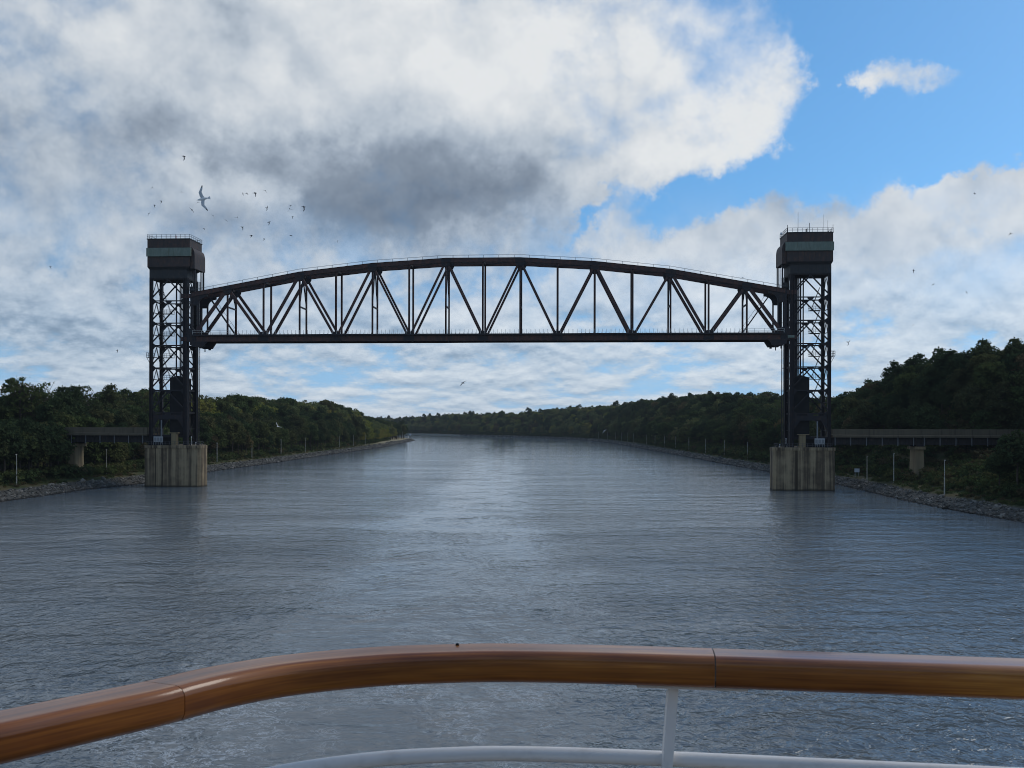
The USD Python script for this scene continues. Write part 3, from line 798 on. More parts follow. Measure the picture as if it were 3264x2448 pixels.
def make_span():
    t = bridge_thing('lift_span', 'long dark rusty steel truss span raised high between the two lift towers', 'bridge span')
    rusty, steel_ = M['rusty'], M['steel']
    for side, o in ((0, 0.0), (1, BR_W)):
        # top chord, one length between each pair of main nodes
        nodes = [0, 1, 3, 5, 7, 9, 11, 13, 15, 16]
        for a, b in zip(nodes[:-1], nodes[1:]):
            pa, pb = np.array([S(a), o, TOP[a] - 0.5]), np.array([S(b), o, TOP[b] - 0.5])
            obj('top_chord', [beam(pa, pb, 0.62, 1.1), beam(pa + [0, 0, 0.58], pb + [0, 0, 0.58], 0.95, 0.07), beam(pa - [0, 0, 0.58], pb - [0, 0, 0.58], 0.95, 0.07)], rusty, t)
        for j in range(0, 16, 2):
            z = (BOT_LO + BOT_HI) / 2
            a, b = np.array([S(j), o, z]), np.array([S(j + 2), o, z])
            obj('bottom_chord', [beam(a, b, 0.6, BOT_HI - BOT_LO), beam(a + [0, 0, .72], b + [0, 0, .72], 0.9, 0.07), beam(a - [0, 0, .72], b - [0, 0, .72], 0.9, 0.07)], rusty, t)
        # web: bottom nodes even, top nodes odd
        for j in range(16):
            a, b = (j, j + 1) if j % 2 == 0 else (j + 1, j)
            wdt = 0.95 if j in (0, 15) else 0.78 if j in (1, 2, 13, 14) else 0.66 if j in (3, 4, 11, 12) else 0.58
            pa, pb = np.array([S(a), o, 42.2]), np.array([S(b), o, TOP[b] - 0.6])
            obj('diagonal', [beam(pa, pb, 0.40, wdt * 0.72, (0, 1, 0)), beam(pa + [0, .23, 0], pb + [0, .23, 0], wdt * 0.001 + 0.06, wdt), beam(pa - [0, .23, 0], pb - [0, .23, 0], wdt * 0.001 + 0.06, wdt)] if False else
                [beam(pa, pb, 0.5, wdt)], rusty, t)
        for j in range(1, 16):
            w = 0.46 if j % 2 else 0.50
            obj('vertical_post', [box(S(j) - w / 2, S(j) + w / 2, o - 0.05, o + 0.05, 42.0, TOP[j] - 0.4), box(S(j) - w / 2, S(j) - w / 2 + 0.07, o - 0.22, o + 0.22, 42.0, TOP[j] - 0.4),
                                  box(S(j) + w / 2 - 0.07, S(j) + w / 2, o - 0.22, o + 0.22, 42.0, TOP[j] - 0.4)], rusty, t)
        # gusset plates on both faces of a node
        for j in range(1, 16, 2):
            zt = TOP[j]
            poly = [(S(j) - 1.35, zt - 0.12), (S(j) + 1.35, zt - 0.12), (S(j) + 1.40, zt - 1.25), (S(j) + 1.05, zt - 1.95), (S(j) + 0.35, zt - 2.35), (S(j) - 0.35, zt - 2.35), (S(j) - 1.05, zt - 1.95), (S(j) - 1.40, zt - 1.25)]
            obj('gusset_plate', [sheet(poly, o - 0.38, o - 0.33), sheet(poly, o + 0.33, o + 0.38)], steel_, t)
        for j in range(2, 15, 2):
            poly = [(S(j) - 1.45, BOT_LO + 0.05), (S(j) + 1.45, BOT_LO + 0.05), (S(j) + 1.45, BOT_HI + 0.1), (S(j) + 1.0, BOT_HI + 1.0), (S(j) + 0.5, BOT_HI + 1.25), (S(j) - 0.5, BOT_HI + 1.25), (S(j) - 1.0, BOT_HI + 1.0), (S(j) - 1.45, BOT_HI + 0.1)]
            obj('gusset_plate', [sheet(poly, o - 0.39, o - 0.34), sheet(poly, o + 0.34, o + 0.39)], steel_, t)
        # span ends: end post with a curved knee under the top chord, bearing block below
        for e, sg in ((0, -1), (16, 1)):
            x = S(e)
            obj('end_post', [box(x - 0.35, x + 0.35, o - 0.3, o + 0.3, BOT_LO, TOP[e] - 0.2), box(x - sg * 2.15, x - sg * 1.75, o - 0.2, o + 0.2, BOT_HI, TOP[e] - 1.0) if sg < 0 else
                             box(x - 2.15, x - 1.75, o - 0.2, o + 0.2, BOT_HI, TOP[e] - 1.0)], steel_, t)
            arc = [(x - sg * 0.3, TOP[e] - 0.9), (x - sg * 4.6, TOP[e] - 0.35 + 0.1)]
            for k in range(7):
                th = math.pi / 2 * k / 6
                arc.append((x - sg * (4.6 - 2.45 * math.sin(th)), TOP[e] - 1.05 - 1.9 * (1 - math.cos(th))))
            arc.append((x - sg * 1.9, TOP[e] - 3.6)); arc.append((x - sg * 0.3, TOP[e] - 3.6))
            obj('end_knee', sheet(arc, o - 0.26, o + 0.26), steel_, t)
            obj('end_gusset', [sheet([(x - 1.3, BOT_LO - 0.1), (x + 1.3, BOT_LO - 0.1), (x + 1.3, BOT_HI + 1.5), (x - sg * 0.2, BOT_HI + 2.6), (x - 1.3, BOT_HI + 1.5)] if sg > 0 else
                                     [(x - 1.3, BOT_LO - 0.1), (x + 1.3, BOT_LO - 0.1), (x + 1.3, BOT_HI + 1.5), (x + 0.2, BOT_HI + 2.6), (x - 1.3, BOT_HI + 1.5)], o - 0.42, o + 0.42)], steel_, t)
            obj('bearing_block', [sheet([(x - sg * 4.4, BOT_LO - 0.05), (x + sg * 0.4, BOT_LO - 0.05), (x + sg * 0.4, BOT_LO - 1.0), (x - sg * 0.6, BOT_LO - 1.6), (x - sg * 3.4, BOT_LO - 1.6)], o - 0.5, o + 0.5),
                                  box(x - sg * 1.2 - 0.12, x - sg * 1.2 + 0.12, o - 0.1, o + 0.1, BOT_LO - 2.5, BOT_LO - 1.6), box(x - sg * 2.6 - 0.3, x - sg * 2.6 + 0.3, o - 0.3, o + 0.3, BOT_LO - 2.0, BOT_LO - 1.6)], steel_, t)
            obj('guide_arm', [beam((x, o, BOT_LO + 0.7), (x + sg * 3.0, o, BOT_LO + 0.7), 0.5, 1.1), beam((x, o, TOP[e] - 0.8), (x + sg * 3.2, o, TOP[e] - 0.9), 0.5, 1.2)], rusty, t)
        # thin handrail above each top chord
        bars, posts = [], []
        pts = [np.array([S(j), o - 0.3, TOP[j] + 0.85]) for j in nodes]
        for a, b in zip(pts[:-1], pts[1:]):
            bars.append(beam(a, b, 0.07, 0.09))
        obj('handrail', bars, M['rail'], t)
        for s in np.arange(S(0) + 2, S(16), 4.3):
            z = np.interp(s, [S(j) for j in range(17)], TOP)
            obj('handrail_post', box(s - 0.05, s + 0.05, o - 0.35, o - 0.25, z, z + 0.82), M['rail'], t)
    # floor
    for j in range(17):
        obj('floor_beam', [box(S(j) - 0.2, S(j) + 0.2, 0.3, BR_W - 0.3, BOT_LO + 0.25, BOT_HI + 0.05)], steel_, t)
    for o in (2.2, 4.7):
        obj('stringer', box(S(0), S(16), o - 0.2, o + 0.2, BOT_HI - 0.35, BOT_HI + 0.42), steel_, t)
    obj('track_deck', [box(S(0), S(16), -0.85, BR_W + 0.85, BOT_HI + 0.43, DECK - 0.12), box(S(0), S(16), -0.95, -0.80, BOT_HI + 0.1, DECK), box(S(0), S(16), BR_W + 0.80, BR_W + 0.95, BOT_HI + 0.1, DECK)], steel_, t)
    for o in (2.73, 4.17):
        obj('track_rail', box(S(0), S(16), o - 0.04, o + 0.04, DECK - 0.12, DECK + 0.06), M['rail'], t)
    # lateral bracing between the top chords, and sway frames at the main nodes
    odd = list(range(1, 16, 2))
    for a, b in zip(odd[:-1], odd[1:]):
        m = (a + b) // 2
        za, zb, zm = TOP[a] - 0.75, TOP[b] - 0.75, (TOP[a] + TOP[b]) / 2 - 0.75
        obj('lateral_brace', beam((S(a), 0, za), (S(m), BR_W, zm), 0.3, 0.28), steel_, t)
        obj('lateral_brace', beam((S(m), BR_W, zm), (S(b), 0, zb), 0.3, 0.28), steel_, t)
    for j in range(0, 17):
        obj('top_strut', beam((S(j), 0, TOP[j] - 0.7), (S(j), BR_W, TOP[j] - 0.7), 0.4, 0.6), steel_, t)
    for j in odd:
        zs = 51.2
        obj('sway_frame', [beam((S(j), 0, zs), (S(j), BR_W, zs), 0.3, 0.42), beam((S(j), 0, zs + 0.4), (S(j), BR_W / 2, TOP[j] - 1.0), 0.26, 0.3, (1, 0, 0)), beam((S(j), BR_W, zs + 0.4), (S(j), BR_W / 2, TOP[j] - 1.0), 0.26, 0.3, (1, 0, 0))], steel_, t)
    # railing posts along both edges of the deck, with a full rail only at the two ends
    for o in (-0.88, BR_W + 0.88):
        for s in np.arange(S(1) + 1.2, S(15) - 1.0, 1.17):
            obj('railing_post', box(s - 0.045, s + 0.045, o - 0.05, o + 0.05, DECK, DECK + 1.15), M['pale_rail'], t)
        for a, b in ((S(0) + 0.5, S(1) + 0.8), (S(15) - 0.8, S(16) - 0.5)):
            bars = [beam((a, o, DECK + h), (b, o, DECK + h), 0.06, 0.07) for h in (0.55, 1.1)] + [box(x - .05, x + .05, o - .05, o + .05, DECK, DECK + 1.14) for x in np.linspace(a, b, 5)]
            obj('end_railing', bars, M['pale_rail'], t)
    # stairs from the deck up to the top chord at each end
    for a, b, ja in ((1, 0.28, 1), (15, 15.72, 15)):
        lo, hi = np.array([S(a) + (0.5 if a == 1 else -0.5), BR_W - 0.9, DECK]), np.array([S(b), BR_W - 0.9, np.interp(b, range(17), TOP) - 1.1])
        m = [beam(lo + [0, d, 0], hi + [0, d, 0], 0.1, 0.26) for d in (-0.45, 0.45)]
        for f in np.linspace(0.05, 0.95, 9):
            p = lo + (hi - lo) * f
            m.append(box(p[0] - 0.12, p[0] + 0.12, p[1] - 0.45, p[1] + 0.45, p[2] - 0.04, p[2] + 0.04))
        off = np.array([(0.75 if a == 1 else -0.75), 0, 0.55])
        m.append(beam(lo + [0, .45, 0] + off, hi + [0, .45, 0] + off, 0.06, 0.07))
        for f in np.linspace(0.05, 0.95, 8):
            p = lo + (hi - lo) * f + [0, .45, 0]
            m.append(beam(p, p + off, 0.05, 0.05))
        obj('stair', m, steel_, t)
    for e, sg in ((0, -1), (16, 1)):
        x = S(e)
        obj('machinery_box', box(x - 0.9, x + 0.9, 0.6, BR_W - 0.6, TOP[e] + 0.05, TOP[e] + 0.5), steel_, t)
        obj('signal_cabinet', box(x + sg * 0.2 - 0.6, x + sg * 0.2 + 0.6, 0.2, 1.4, TOP[e] + 0.52, TOP[e] + 1.9), M['skirt'], t)
make_span()

T_IN, T_OUT = 85.3, 95.4          # distance of the tower's inner and outer columns from the middle of the span
PIER_TOP, T_TOP, ROOF = 11.8, 59.5, 70.6
LEVELS = [PIER_TOP, 21.05, 27.45, 33.9, 40.3, 46.7, 53.1, 59.5]

def laced(a, b, gap, across, bars=9, w=0.1):
    """Two thin bars joined by zigzag lacing."""
    a, b, across = (np.asarray(q, float) for q in (a, b, across))
    d = across * gap / 2
    m = [beam(a + d, b + d, w, w), beam(a - d, b - d, w, w)]
    P = [a + (b - a) * k / bars + (d if k % 2 else -d) for k in range(bars + 1)]
    for p, q in zip(P[:-1], P[1:]):
        m.append(beam(p, q, 0.05, 0.05))
    return m

def platform_rail(x0, x1, o0, o1, z, h=1.1, sides=(1, 1, 1, 1), post=1.4, r=0.05):
    m = []
    for k, (a, b) in enumerate((((x0, o0), (x1, o0)), ((x1, o0), (x1, o1)), ((x1, o1), (x0, o1)), ((x0, o1), (x0, o0)))):
        if not sides[k]: continue
        for f in (0.5, 1.0):
            m.append(beam((*a, z + h * f), (*b, z + h * f), r * 1.4, r * 1.6))
        n = max(1, round(math.hypot(b[0] - a[0], b[1] - a[1]) / post))
        for i in range(n + 1):
            x, y = a[0] + (b[0] - a[0]) * i / n, a[1] + (b[1] - a[1]) * i / n
            m.append(box(x - r, x + r, y - r, y + r, z, z + h + 0.02))
    return m

def make_tower(sg):
    side = 'left' if sg < 0 else 'right'
    t = bridge_thing('lift_tower', 'tall dark steel lattice tower with green-banded machinery house ' + ('under circling gulls' if sg < 0 else 'and aerials on top'), 'bridge tower', 'lift bridge towers')
    X = lambda u: sg * u            # u = distance from the middle of the span
    def bx(u0, u1, o0, o1, z0, z1):
        a, b = sorted((X(u0), X(u1)))
        return box(a, b, o0, o1, z0, z1)
    st = M['steel']
    cols = [(T_IN, 0.0), (T_OUT, 0.0), (T_IN, BR_W), (T_OUT, BR_W)]
    for k, (u, o) in enumerate(cols):
        w = 0.56 if u == T_IN else 0.42
        obj('column', [bx(u - w, u + w, o - 0.06, o + 0.06, PIER_TOP, T_TOP + 0.2), bx(u - w, u - w + 0.1, o - 0.45, o + 0.45, PIER_TOP, T_TOP + 0.2), bx(u + w - 0.1, u + w, o - 0.45, o + 0.45, PIER_TOP, T_TOP + 0.2)], st, t)
    # guide rails for the span and for the counterweight, and an outer ladder post
    for o in (0.0, BR_W):
        obj('guide_rail', bx(T_IN - 0.95, T_IN - 0.75, o - 0.15, o + 0.15, PIER_TOP, T_TOP), st, t)
    mid = (T_IN + T_OUT) / 2
    for lo, hi in zip(LEVELS[:-1], LEVELS[1:]):
        first = lo == PIER_TOP
        for o in (0.0, BR_W):
            if first:   # portal at the foot: deep strut with knees
                obj('portal_strut', [bx(T_IN + .6, T_OUT - .45, o - .2, o + .2, hi - 1.9, hi - 0.5), sheet([(X(T_IN + .5), hi - 1.8), (X(T_IN + 2.4), hi - 1.8), (X(T_IN + .5), hi - 4.6)], o - .15, o + .15),
                                     sheet([(X(T_OUT - .4), hi - 1.8), (X(T_OUT - 2.2), hi - 1.8), (X(T_OUT - .4), hi - 4.6)], o - .15, o + .15)], st, t)
                obj('strut', bx(T_IN + .6, T_OUT - .45, o - .2, o + .2, PIER_TOP + 2.2, PIER_TOP + 2.9), st, t)
            if not hi == T_TOP:
                obj('strut', [bx(T_IN + .6, T_OUT - .45, o - .16, o + .16, hi - 0.16, hi + 0.16)], st, t)
                poly = [(X(mid) - .85, hi + .16), (X(mid) + .85, hi + .16), (X(mid) + .85, hi - .3), (X(mid) + .4, hi - .75), (X(mid) - .4, hi - .75), (X(mid) - .85, hi - .3)]
                obj('gusset_plate', sheet(poly, o - .22, o + .22), st, t)
                for u, dd in ((T_IN + .6, 1), (T_OUT - .45, -1)):
                    obj('gusset_plate', sheet([(X(u), hi + .7), (X(u + dd * .75), hi + .2), (X(u + dd * .75), hi - .3), (X(u), hi - 1.2)], o - .2, o + .2), st, t)
            if not first:
                zf = lo + 1.1
                obj('diagonal', beam((X(mid), o, hi - 0.35), (X(T_IN + .5), o, zf), 0.3, 0.34), st, t)
                obj('diagonal', beam((X(mid), o, hi - 0.35), (X(T_OUT - .4), o, zf), 0.3, 0.34), st, t)
        for u in (T_IN, T_OUT):
            if not hi == T_TOP:
                obj('side_strut', [box(X(u) - .16, X(u) + .16, .4, BR_W - .4, hi - .18, hi + .18), box(X(u) - .1, X(u) + .1, .4, BR_W - .4, (lo + hi) / 2 - .1, (lo + hi) / 2 + .1)], st, t)
            if not first:
                for oo in (0.35, BR_W - 0.35):
                    obj('laced_brace', laced((X(u), BR_W / 2, hi - .3), (X(u), oo, lo + .8), 0.42, (0, .75, .66), 10, .11), st, t)
            else:
                obj('laced_brace', laced((X(u), .4, lo + 1), (X(u), BR_W - .4, hi - 2), 0.42, (0, .75, .66), 12, .11), st, t)
                obj('laced_brace', laced((X(u), BR_W - .4, lo + 1), (X(u), .4, hi - 2), 0.42, (0, .75, .66), 12, .11), st, t)
        # a landing at half height with its rail, and the flight up to it
        if hi < 58 and not first:
            zl = (lo + hi) / 2 + 0.1
            ul0, ul1 = T_OUT - 4.2, T_OUT - 1.2
            obj('landing', [bx(ul0, ul1, 4.3, 6.3, zl - .1, zl)] + platform_rail(min(X(ul0), X(ul1)), max(X(ul0), X(ul1)), 4.3, 6.3, zl, 1.15, r=.035), st, t)
            a, b = np.array([X(ul0 + .4), 4.8, zl]), np.array([X(ul1 - .2), 4.8, zl + 6.4])
            obj('ladder', [beam(a + [0, d, 0], b + [0, d, 0], .06, .1) for d in (-.3, .3)] + [box(*(sorted((p[0] - .03, p[0] + .03))), p[1] - .3, p[1] + .3, p[2] - .03, p[2] + .03) for p in (a + (b - a) * f for f in np.linspace(.04, .96, 14))], st, t)
    # maintenance gallery on the outer side, and the cage beside the span
    zg = 37.0
    a, b = sorted((X(T_OUT + .5), X(T_OUT + 1.7)))
    obj('outer_gallery', [box(a, b, .5, 3.2, zg - .12, zg)] + platform_rail(a, b, .5, 3.2, zg, 1.3, r=.05) + [beam((X(T_OUT + 1.6), .7, zg - .1), (X(T_OUT + .5), .7, zg - 2.2), .1, .1), beam((X(T_OUT + 1.6), 3.0, zg - .1), (X(T_OUT + .5), 3.0, zg - 2.2), .1, .1)], st, t)
    # ladder with hoops on the span side
    u = T_IN - 1.25
    obj('side_ladder', [box(X(u) - .05, X(u) + .05, o - .04, o + .04, PIER_TOP, T_TOP) for o in (BR_W - .1, BR_W + .5)] + [box(X(u) - .03, X(u) + .03, BR_W - .1, BR_W + .5, z - .03, z + .03) for z in np.arange(PIER_TOP + .5, T_TOP, 1.1)] +
        [box(X(u + .9) - .05 if sg > 0 else X(u) , X(u) if sg > 0 else X(u + .9) + .05, BR_W + .15, BR_W + .25, z, z + .12) for z in LEVELS[1:-1]], st, t)
    # machinery house
    h0, h1, ho0, ho1 = T_IN - 1.6, T_OUT + 0.7, -1.2, 7.9
    hz0, hz1 = 62.7, ROOF
    # the walls are plates with open joints between them, on an inner box
    obj('house_core', bx(h0 + .1, h1 - .1, ho0 + .1, ho1 - .1, hz0 + .1, hz1 - .1), M['skirt'], t)
    nx, ny = 8, 6
    for a, b in ((hz0, 65.55), (68.05, hz1)):
        for k in range(nx):
            u0, u1 = h0 + (h1 - h0) * k / nx, h0 + (h1 - h0) * (k + 1) / nx
            for o0, o1 in ((ho0, ho0 + .09), (ho1 - .09, ho1)):
                obj('wall_plate', bx(u0 + .012, u1 - .012, o0, o1, a, b), M['house'], t)
        for k in range(ny):
            o0, o1 = ho0 + .1 + (ho1 - ho0 - .2) * k / ny, ho0 + .1 + (ho1 - ho0 - .2) * (k + 1) / ny
            for u0, u1 in ((h0, h0 + .09), (h1 - .09, h1)):
                obj('wall_plate', bx(u0, u1, o0 + .012, o1 - .012, a, b), M['house'], t)
    obj('middle_wall', [bx(h0 + .05, h1 - .05, ho0 + .05, ho1 - .05, 65.55, 68.05)], M['house'], t)
    obj('sloped_bottom', [TM([(X(h0), ho0, hz0), (X(h1), ho0, hz0), (X(h1), ho1, hz0), (X(h0), ho1, hz0), (X(T_IN - .45), -.4, hz0 - .7), (X(T_OUT + .4), -.4, hz0 - .7), (X(T_OUT + .4), 7.3, hz0 - .7), (X(T_IN - .45), 7.3, hz0 - .7)],
        [(0, 1, 5), (0, 5, 4), (1, 2, 6), (1, 6, 5), (2, 3, 7), (2, 7, 6), (3, 0, 4), (3, 4, 7)] if sg > 0 else [(0, 5, 1), (0, 4, 5), (1, 6, 2), (1, 5, 6), (2, 7, 3), (2, 6, 7), (3, 4, 0), (3, 7, 4)])], M['skirt'], t)
    for a, b in ((ho0 - .42, ho0 + .04), (ho1 - .04, ho1 + .42)):
        n = 6
        for k in range(n):
            obj('green_panel', bx(h0 - .45 + (h1 - h0 + .6) * k / n + .01, h0 - .45 + (h1 - h0 + .6) * (k + 1) / n - .01, a, b, 65.62, 68.0), M['band'], t)
    # rounded hoods over the sheaves, bulging towards the span
    def hood(o0, o1):
        prof = [(h0 + .04, 62.2), (h0 - 1.25, 62.2), (h0 - 1.25, 66.0)]
        for k in range(1, 8):
            th = math.pi / 2 * k / 7
            prof.append((h0 + .04 - 1.29 * math.cos(th), 66.0 + 2.3 * math.sin(th)))
        prof = [(X(a), b) for a, b in prof]
        return sheet(prof, o0, o1)
    obj('sheave_hood', hood(-.7, 7.2), M['house'], t)
    # skirt below the house
    for k in range(6):
        u0, u1 = T_IN - .5 + (T_OUT - T_IN + .95) * k / 6, T_IN - .5 + (T_OUT - T_IN + .95) * (k + 1) / 6
        for o in (-.35, 7.2):
            obj('skirt_plate', bx(u0 + .012, u1 - .012, o, o + .08, T_TOP, hz0 - .05), M['skirt'], t)
    for k in range(4):
        o0, o1 = -.26 + 7.45 * k / 4, -.26 + 7.45 * (k + 1) / 4
        for u in (T_IN - .5, T_OUT + .37):
            obj('skirt_plate', bx(u, u + .08, o0 + .012, o1 - .012, T_TOP, hz0 - .05), M['skirt'], t)
    obj('skirt_beam', [bx(T_IN - .4, T_OUT + .35, -.2, 7.1, T_TOP - .3, T_TOP + .5)], st, t)
    obj('roof', [bx(h0 - .12, h1 + .12, ho0 - .12, ho1 + .12, hz1 - .1, hz1 + .14)], M['skirt'], t)
    a, b = sorted((X(h0), X(h1)))
    obj('roof_railing', platform_rail(a, b, ho0, ho1, hz1 + .14, 1.15, r=.045), M['rail'], t)
    if sg > 0:
        for x, h in ((h0 + 0.25, 2.2), (h0 + 6.1, 2.7)):
            obj('mast', tube([(X(x), ho0 + .5, hz1), (X(x), ho0 + .5, hz1 + h)], .09, 6), M['rail'], t)
        for x, h, o in ((h0 + 3.4, 6.0, .8), (h1 - 1.6, 5.8, 3.2), (h1 - 1.25, 3.6, .3)):
            obj('whip_aerial', tube([(X(x), o, hz1), (X(x), o, hz1 + h)], [.045, .028], 5), M['rail'], t)
        obj('wind_vane', tube([(X(h1 - .05), ho0, hz1 + 1), (X(h1 - .05), ho0, hz1 + 2.2)], .04, 5), M['rail'], t)
        obj('searchlight', trimesh.creation.icosphere(subdivisions=2, radius=.38).apply_translation((X(h0 - .35), 4.5, hz1 + .85)), M['white'], t)
        obj('beacon', tube([(X(h0 + 5.3), ho0 + .6, hz1 + .1), (X(h0 + 5.3), ho0 + .6, hz1 + 1.1)], .16, 8), M['weight'], t)
        obj('warning_plate', box(X(T_IN - 1.2), X(T_IN + .6), -.56, -.50, 41.9, 42.6), M['band'], t)
    else:
        obj('beacon', tube([(X(h0 + 4.2), ho0 + .4, hz1 + .2), (X(h0 + 4.2), ho0 + .4, hz1 + 1.0)], .16, 8), M['red'], t)
    # foot: bearing pedestal, white sign with a small rail, and lamps on the pier
    u0 = T_IN + 1.7
    obj('bearing_pedestal', [bx(u0, u0 + 1.6, -2.2, -.9, PIER_TOP + .05, PIER_TOP + 3.4), bx(u0 - .45, u0 + 2.6, -2.35, -.8, PIER_TOP + 3.4, PIER_TOP + 3.65)], M['concrete'], t)
    u1 = T_OUT - 4.4
    obj('sign_board', [bx(u1, u1 + 2.7, -2.2, -2.05, PIER_TOP + .9, PIER_TOP + 2.5)] + [bx(u1 + .1 + k * .62, u1 + .16 + k * .62, -2.26, -2.21, PIER_TOP + .1, PIER_TOP + 1.0) for k in range(5)], M['sign'], t)
    obj('sign_panel', [bx(u1 + .15 + k * .85, u1 + .8 + k * .85, -2.24, -2.2, PIER_TOP + 1.25, PIER_TOP + 2.2) for k in range(3)], M['rope'], t)
    obj('standpipe', tube([(X(u1 + 1.1), -.6, PIER_TOP + .5), (X(u1 + 1.1), -.6, PIER_TOP + 7.2)], .2, 8), M['rope'], t)
    obj('foot_housing', bx(T_IN + 4.1, T_OUT - .6, .6, 4.0, PIER_TOP + .05, PIER_TOP + 2.9), M['weight'], t)
    for u, o, z in ((T_IN - 3.4, -1.0, .7), (T_IN - 1.3, 1.0, 2.3)):
        obj('lamp', [tube([(X(u), o, PIER_TOP), (X(u), o, PIER_TOP + z)], .05, 5), trimesh.creation.icosphere(subdivisions=1, radius=.16).apply_translation((X(u), o, PIER_TOP + z))], M['white'], t)
    # counterweight hanging on its ropes in the span-side half of the tower
    c = bridge_thing('counterweight', 'black counterweight block hanging low inside the %s bridge tower' % side, 'counterweight', 'bridge counterweights')
    c0, c1 = T_IN + .75, T_IN + 5.0
    obj('block', sheet([(X(c0), 14.6), (X(c1), 14.6), (X(c1), 31.0), (X((c0 + c1) / 2), 31.7), (X(c0), 31.0)], 1.0, 5.9), M['weight'], c)
    for o in (1.6, 2.2, 4.7, 5.3):
        for k in range(4):
            u = c0 + 1.0 + .22 * k
            obj('rope', tube([(X(u), o, 31.0), (X(u), o, T_TOP + 1)], .06, 5, False), M['steel'], c)
    for o in (1.9, 5.0):
        for u in (c0 + 0.45, c0 + 2.6):
            obj('hanger_bar', bx(u, u + .32, o - .1, o + .1, 31.0, T_TOP + 1), M['steel'], c)
    # ropes that carry the span
    e = bridge_thing('span_ropes', 'bundle of steel lifting ropes between the %s sheave hood and the span end' % side, 'ropes', 'span lifting ropes')
    for o in (.4, .8, BR_W - .8, BR_W - .4):
        for u in (T_IN - 2.3, T_IN - 1.9):
            obj('rope', tube([(X(u), o, TOP[0] + .4), (X(u), o, 62.4)], .07, 5, False), M['steel'], e)
    for o in (.2, BR_W - .2):
        obj('guide_post', bx(T_IN - 2.75, T_IN - 2.45, o - .15, o + .15, TOP[0] - .3, 62.3), M['steel'], e)

for sg in (-1, 1):
    make_tower(sg)

def make_pier(sg):
    side = 'left' if sg < 0 else 'right'
    t = bridge_thing('bridge_pier', 'rain-streaked tan concrete pier in the water under the %s lift tower' % side, 'pier', 'main bridge piers')
    X = lambda u: sg * u
    a, b, o0, o1 = 80.0, 96.7, -2.6, 9.0
    out = [(X(a + .8), o0), (X(b - .8), o0), (X(b), o0 + 1.4), (X(b), 2.5), (X(93.5), o1), (X(83.8), o1), (X(a), 2.5), (X(a), o0 + .8)]
    for z0, z1 in ((-3.5, 1.75), (1.80, 8.25), (8.30, PIER_TOP - 0.85)):
        obj('concrete_lift', prism(out, z0, z1), M['pier'], t)
    obj('core', prism([(x * .999 + BR_W * 0, y * .985 + .03) for x, y in out], -3.4, PIER_TOP - .9), M['pier'], t)
    big = [(x * 1.0 + (0.18 if x > X((a + b) / 2) else -0.18), y + (0.18 if y > 3 else -0.18)) for x, y in out]
    obj('cap', prism(big, PIER_TOP - 0.849, PIER_TOP), M['pier'], t)
    # narrow recessed joints with raised ribs between the lifts of the front
    for u in (86.3, 92.0):
        obj('joint_rib', box(min(X(u), X(u + .16)), max(X(u), X(u + .16)), o0 - .05, o0 + .02, -3, PIER_TOP - .86), M['pier'], t)
    rr = []
    lo, hi = sorted((X(a + 1.0), X(b - 1.0)))
    rr += platform_rail(lo, hi, o0 + .4, 2.2, PIER_TOP, 1.1, sides=(1, 1, 0, 1), r=.04)
    obj('pier_railing', rr, M['rail'], t)
    for u, o in ((a + 1.2, o0 + 1.5), (a + 3.2, o0 + .9), (b - 2.5, o0 + .8)):
        obj('bollard', [tube([(X(u), o, PIER_TOP - .02), (X(u), o, PIER_TOP + .7)], .22, 8), tube([(X(u), o, PIER_TOP + .7), (X(u), o, PIER_TOP + .85)], .3, 8)], M['weight'], t)
for sg in (-1, 1):
    make_pier(sg)

def make_approach(sg):
    side = 'left' if sg < 0 else 'right'
    t = bridge_thing('approach_viaduct', 'railway approach viaduct with concrete parapet running into the %s trees' % side, 'viaduct', 'approach viaducts')
    X = lambda u: sg * u
    end = 175.0
    cuts = [T_OUT + .8, 120.0 if sg > 0 else 119.2, 143.0, end]
    for a, b in zip(cuts[:-1], cuts[1:]):
        a += .06; b -= .06
        l, r = sorted((X(a), X(b)))
        for o in (-.75, BR_W + .45):
            obj('parapet', box(l, r, o, o + .3, 15.25, 16.85), M['deck'], t)
        obj('deck_slab', box(l, r, -1.05, BR_W + 1.05, 14.55, 15.2), M['deck'], t)
        for o in (.4, BR_W - .4):
            obj('plate_girder', [box(l, r, o - .03, o + .03, 12.65, 14.5), box(l, r, o - .25, o + .25, 12.6, 12.68), box(l, r, o - .25, o + .25, 14.46, 14.54)], M['skirt'], t)
        for s in np.arange(l + .6, r, 1.05):
            obj('stiffener', box(s - .03, s + .03, .17, .37, 12.69, 14.45), M['skirt'], t)
        for k, s in enumerate(np.arange(l + .6, r, 4.2)):
            obj('deck_hanger', box(s - .07, s + .07, -.72, -.62, 12.3, 14.54), M['rope'], t)
    for u in cuts[1:3]:
        x, y = BR_X + X(u) * math.cos(BR_A), BR_Y - X(u) * math.sin(BR_A)
        z0 = float(ground_z([x], [y])[0][0]) - .8
        w0, w1 = 1.25, 1.05
        v = [(X(u) - w0, .6, z0), (X(u) + w0, .6, z0), (X(u) + w0, 5.6, z0), (X(u) - w0, 5.6, z0), (X(u) - w1, .8, 11.3), (X(u) + w1, .8, 11.3), (X(u) + w1, 5.4, 11.3), (X(u) - w1, 5.4, 11.3)]
        obj('column', [TM(v, BOXF), box(X(u) - 1.4, X(u) + 1.4, .2, 6.6, 11.3, 12.1)], M['concrete'], t)
        obj('bearing', [box(X(u) - .9, X(u) + .9, o - .3, o + .3, 12.1, 12.6) for o in (.4, BR_W - .4)], M['steel'], t)
for sg in (-1, 1):
    make_approach(sg)

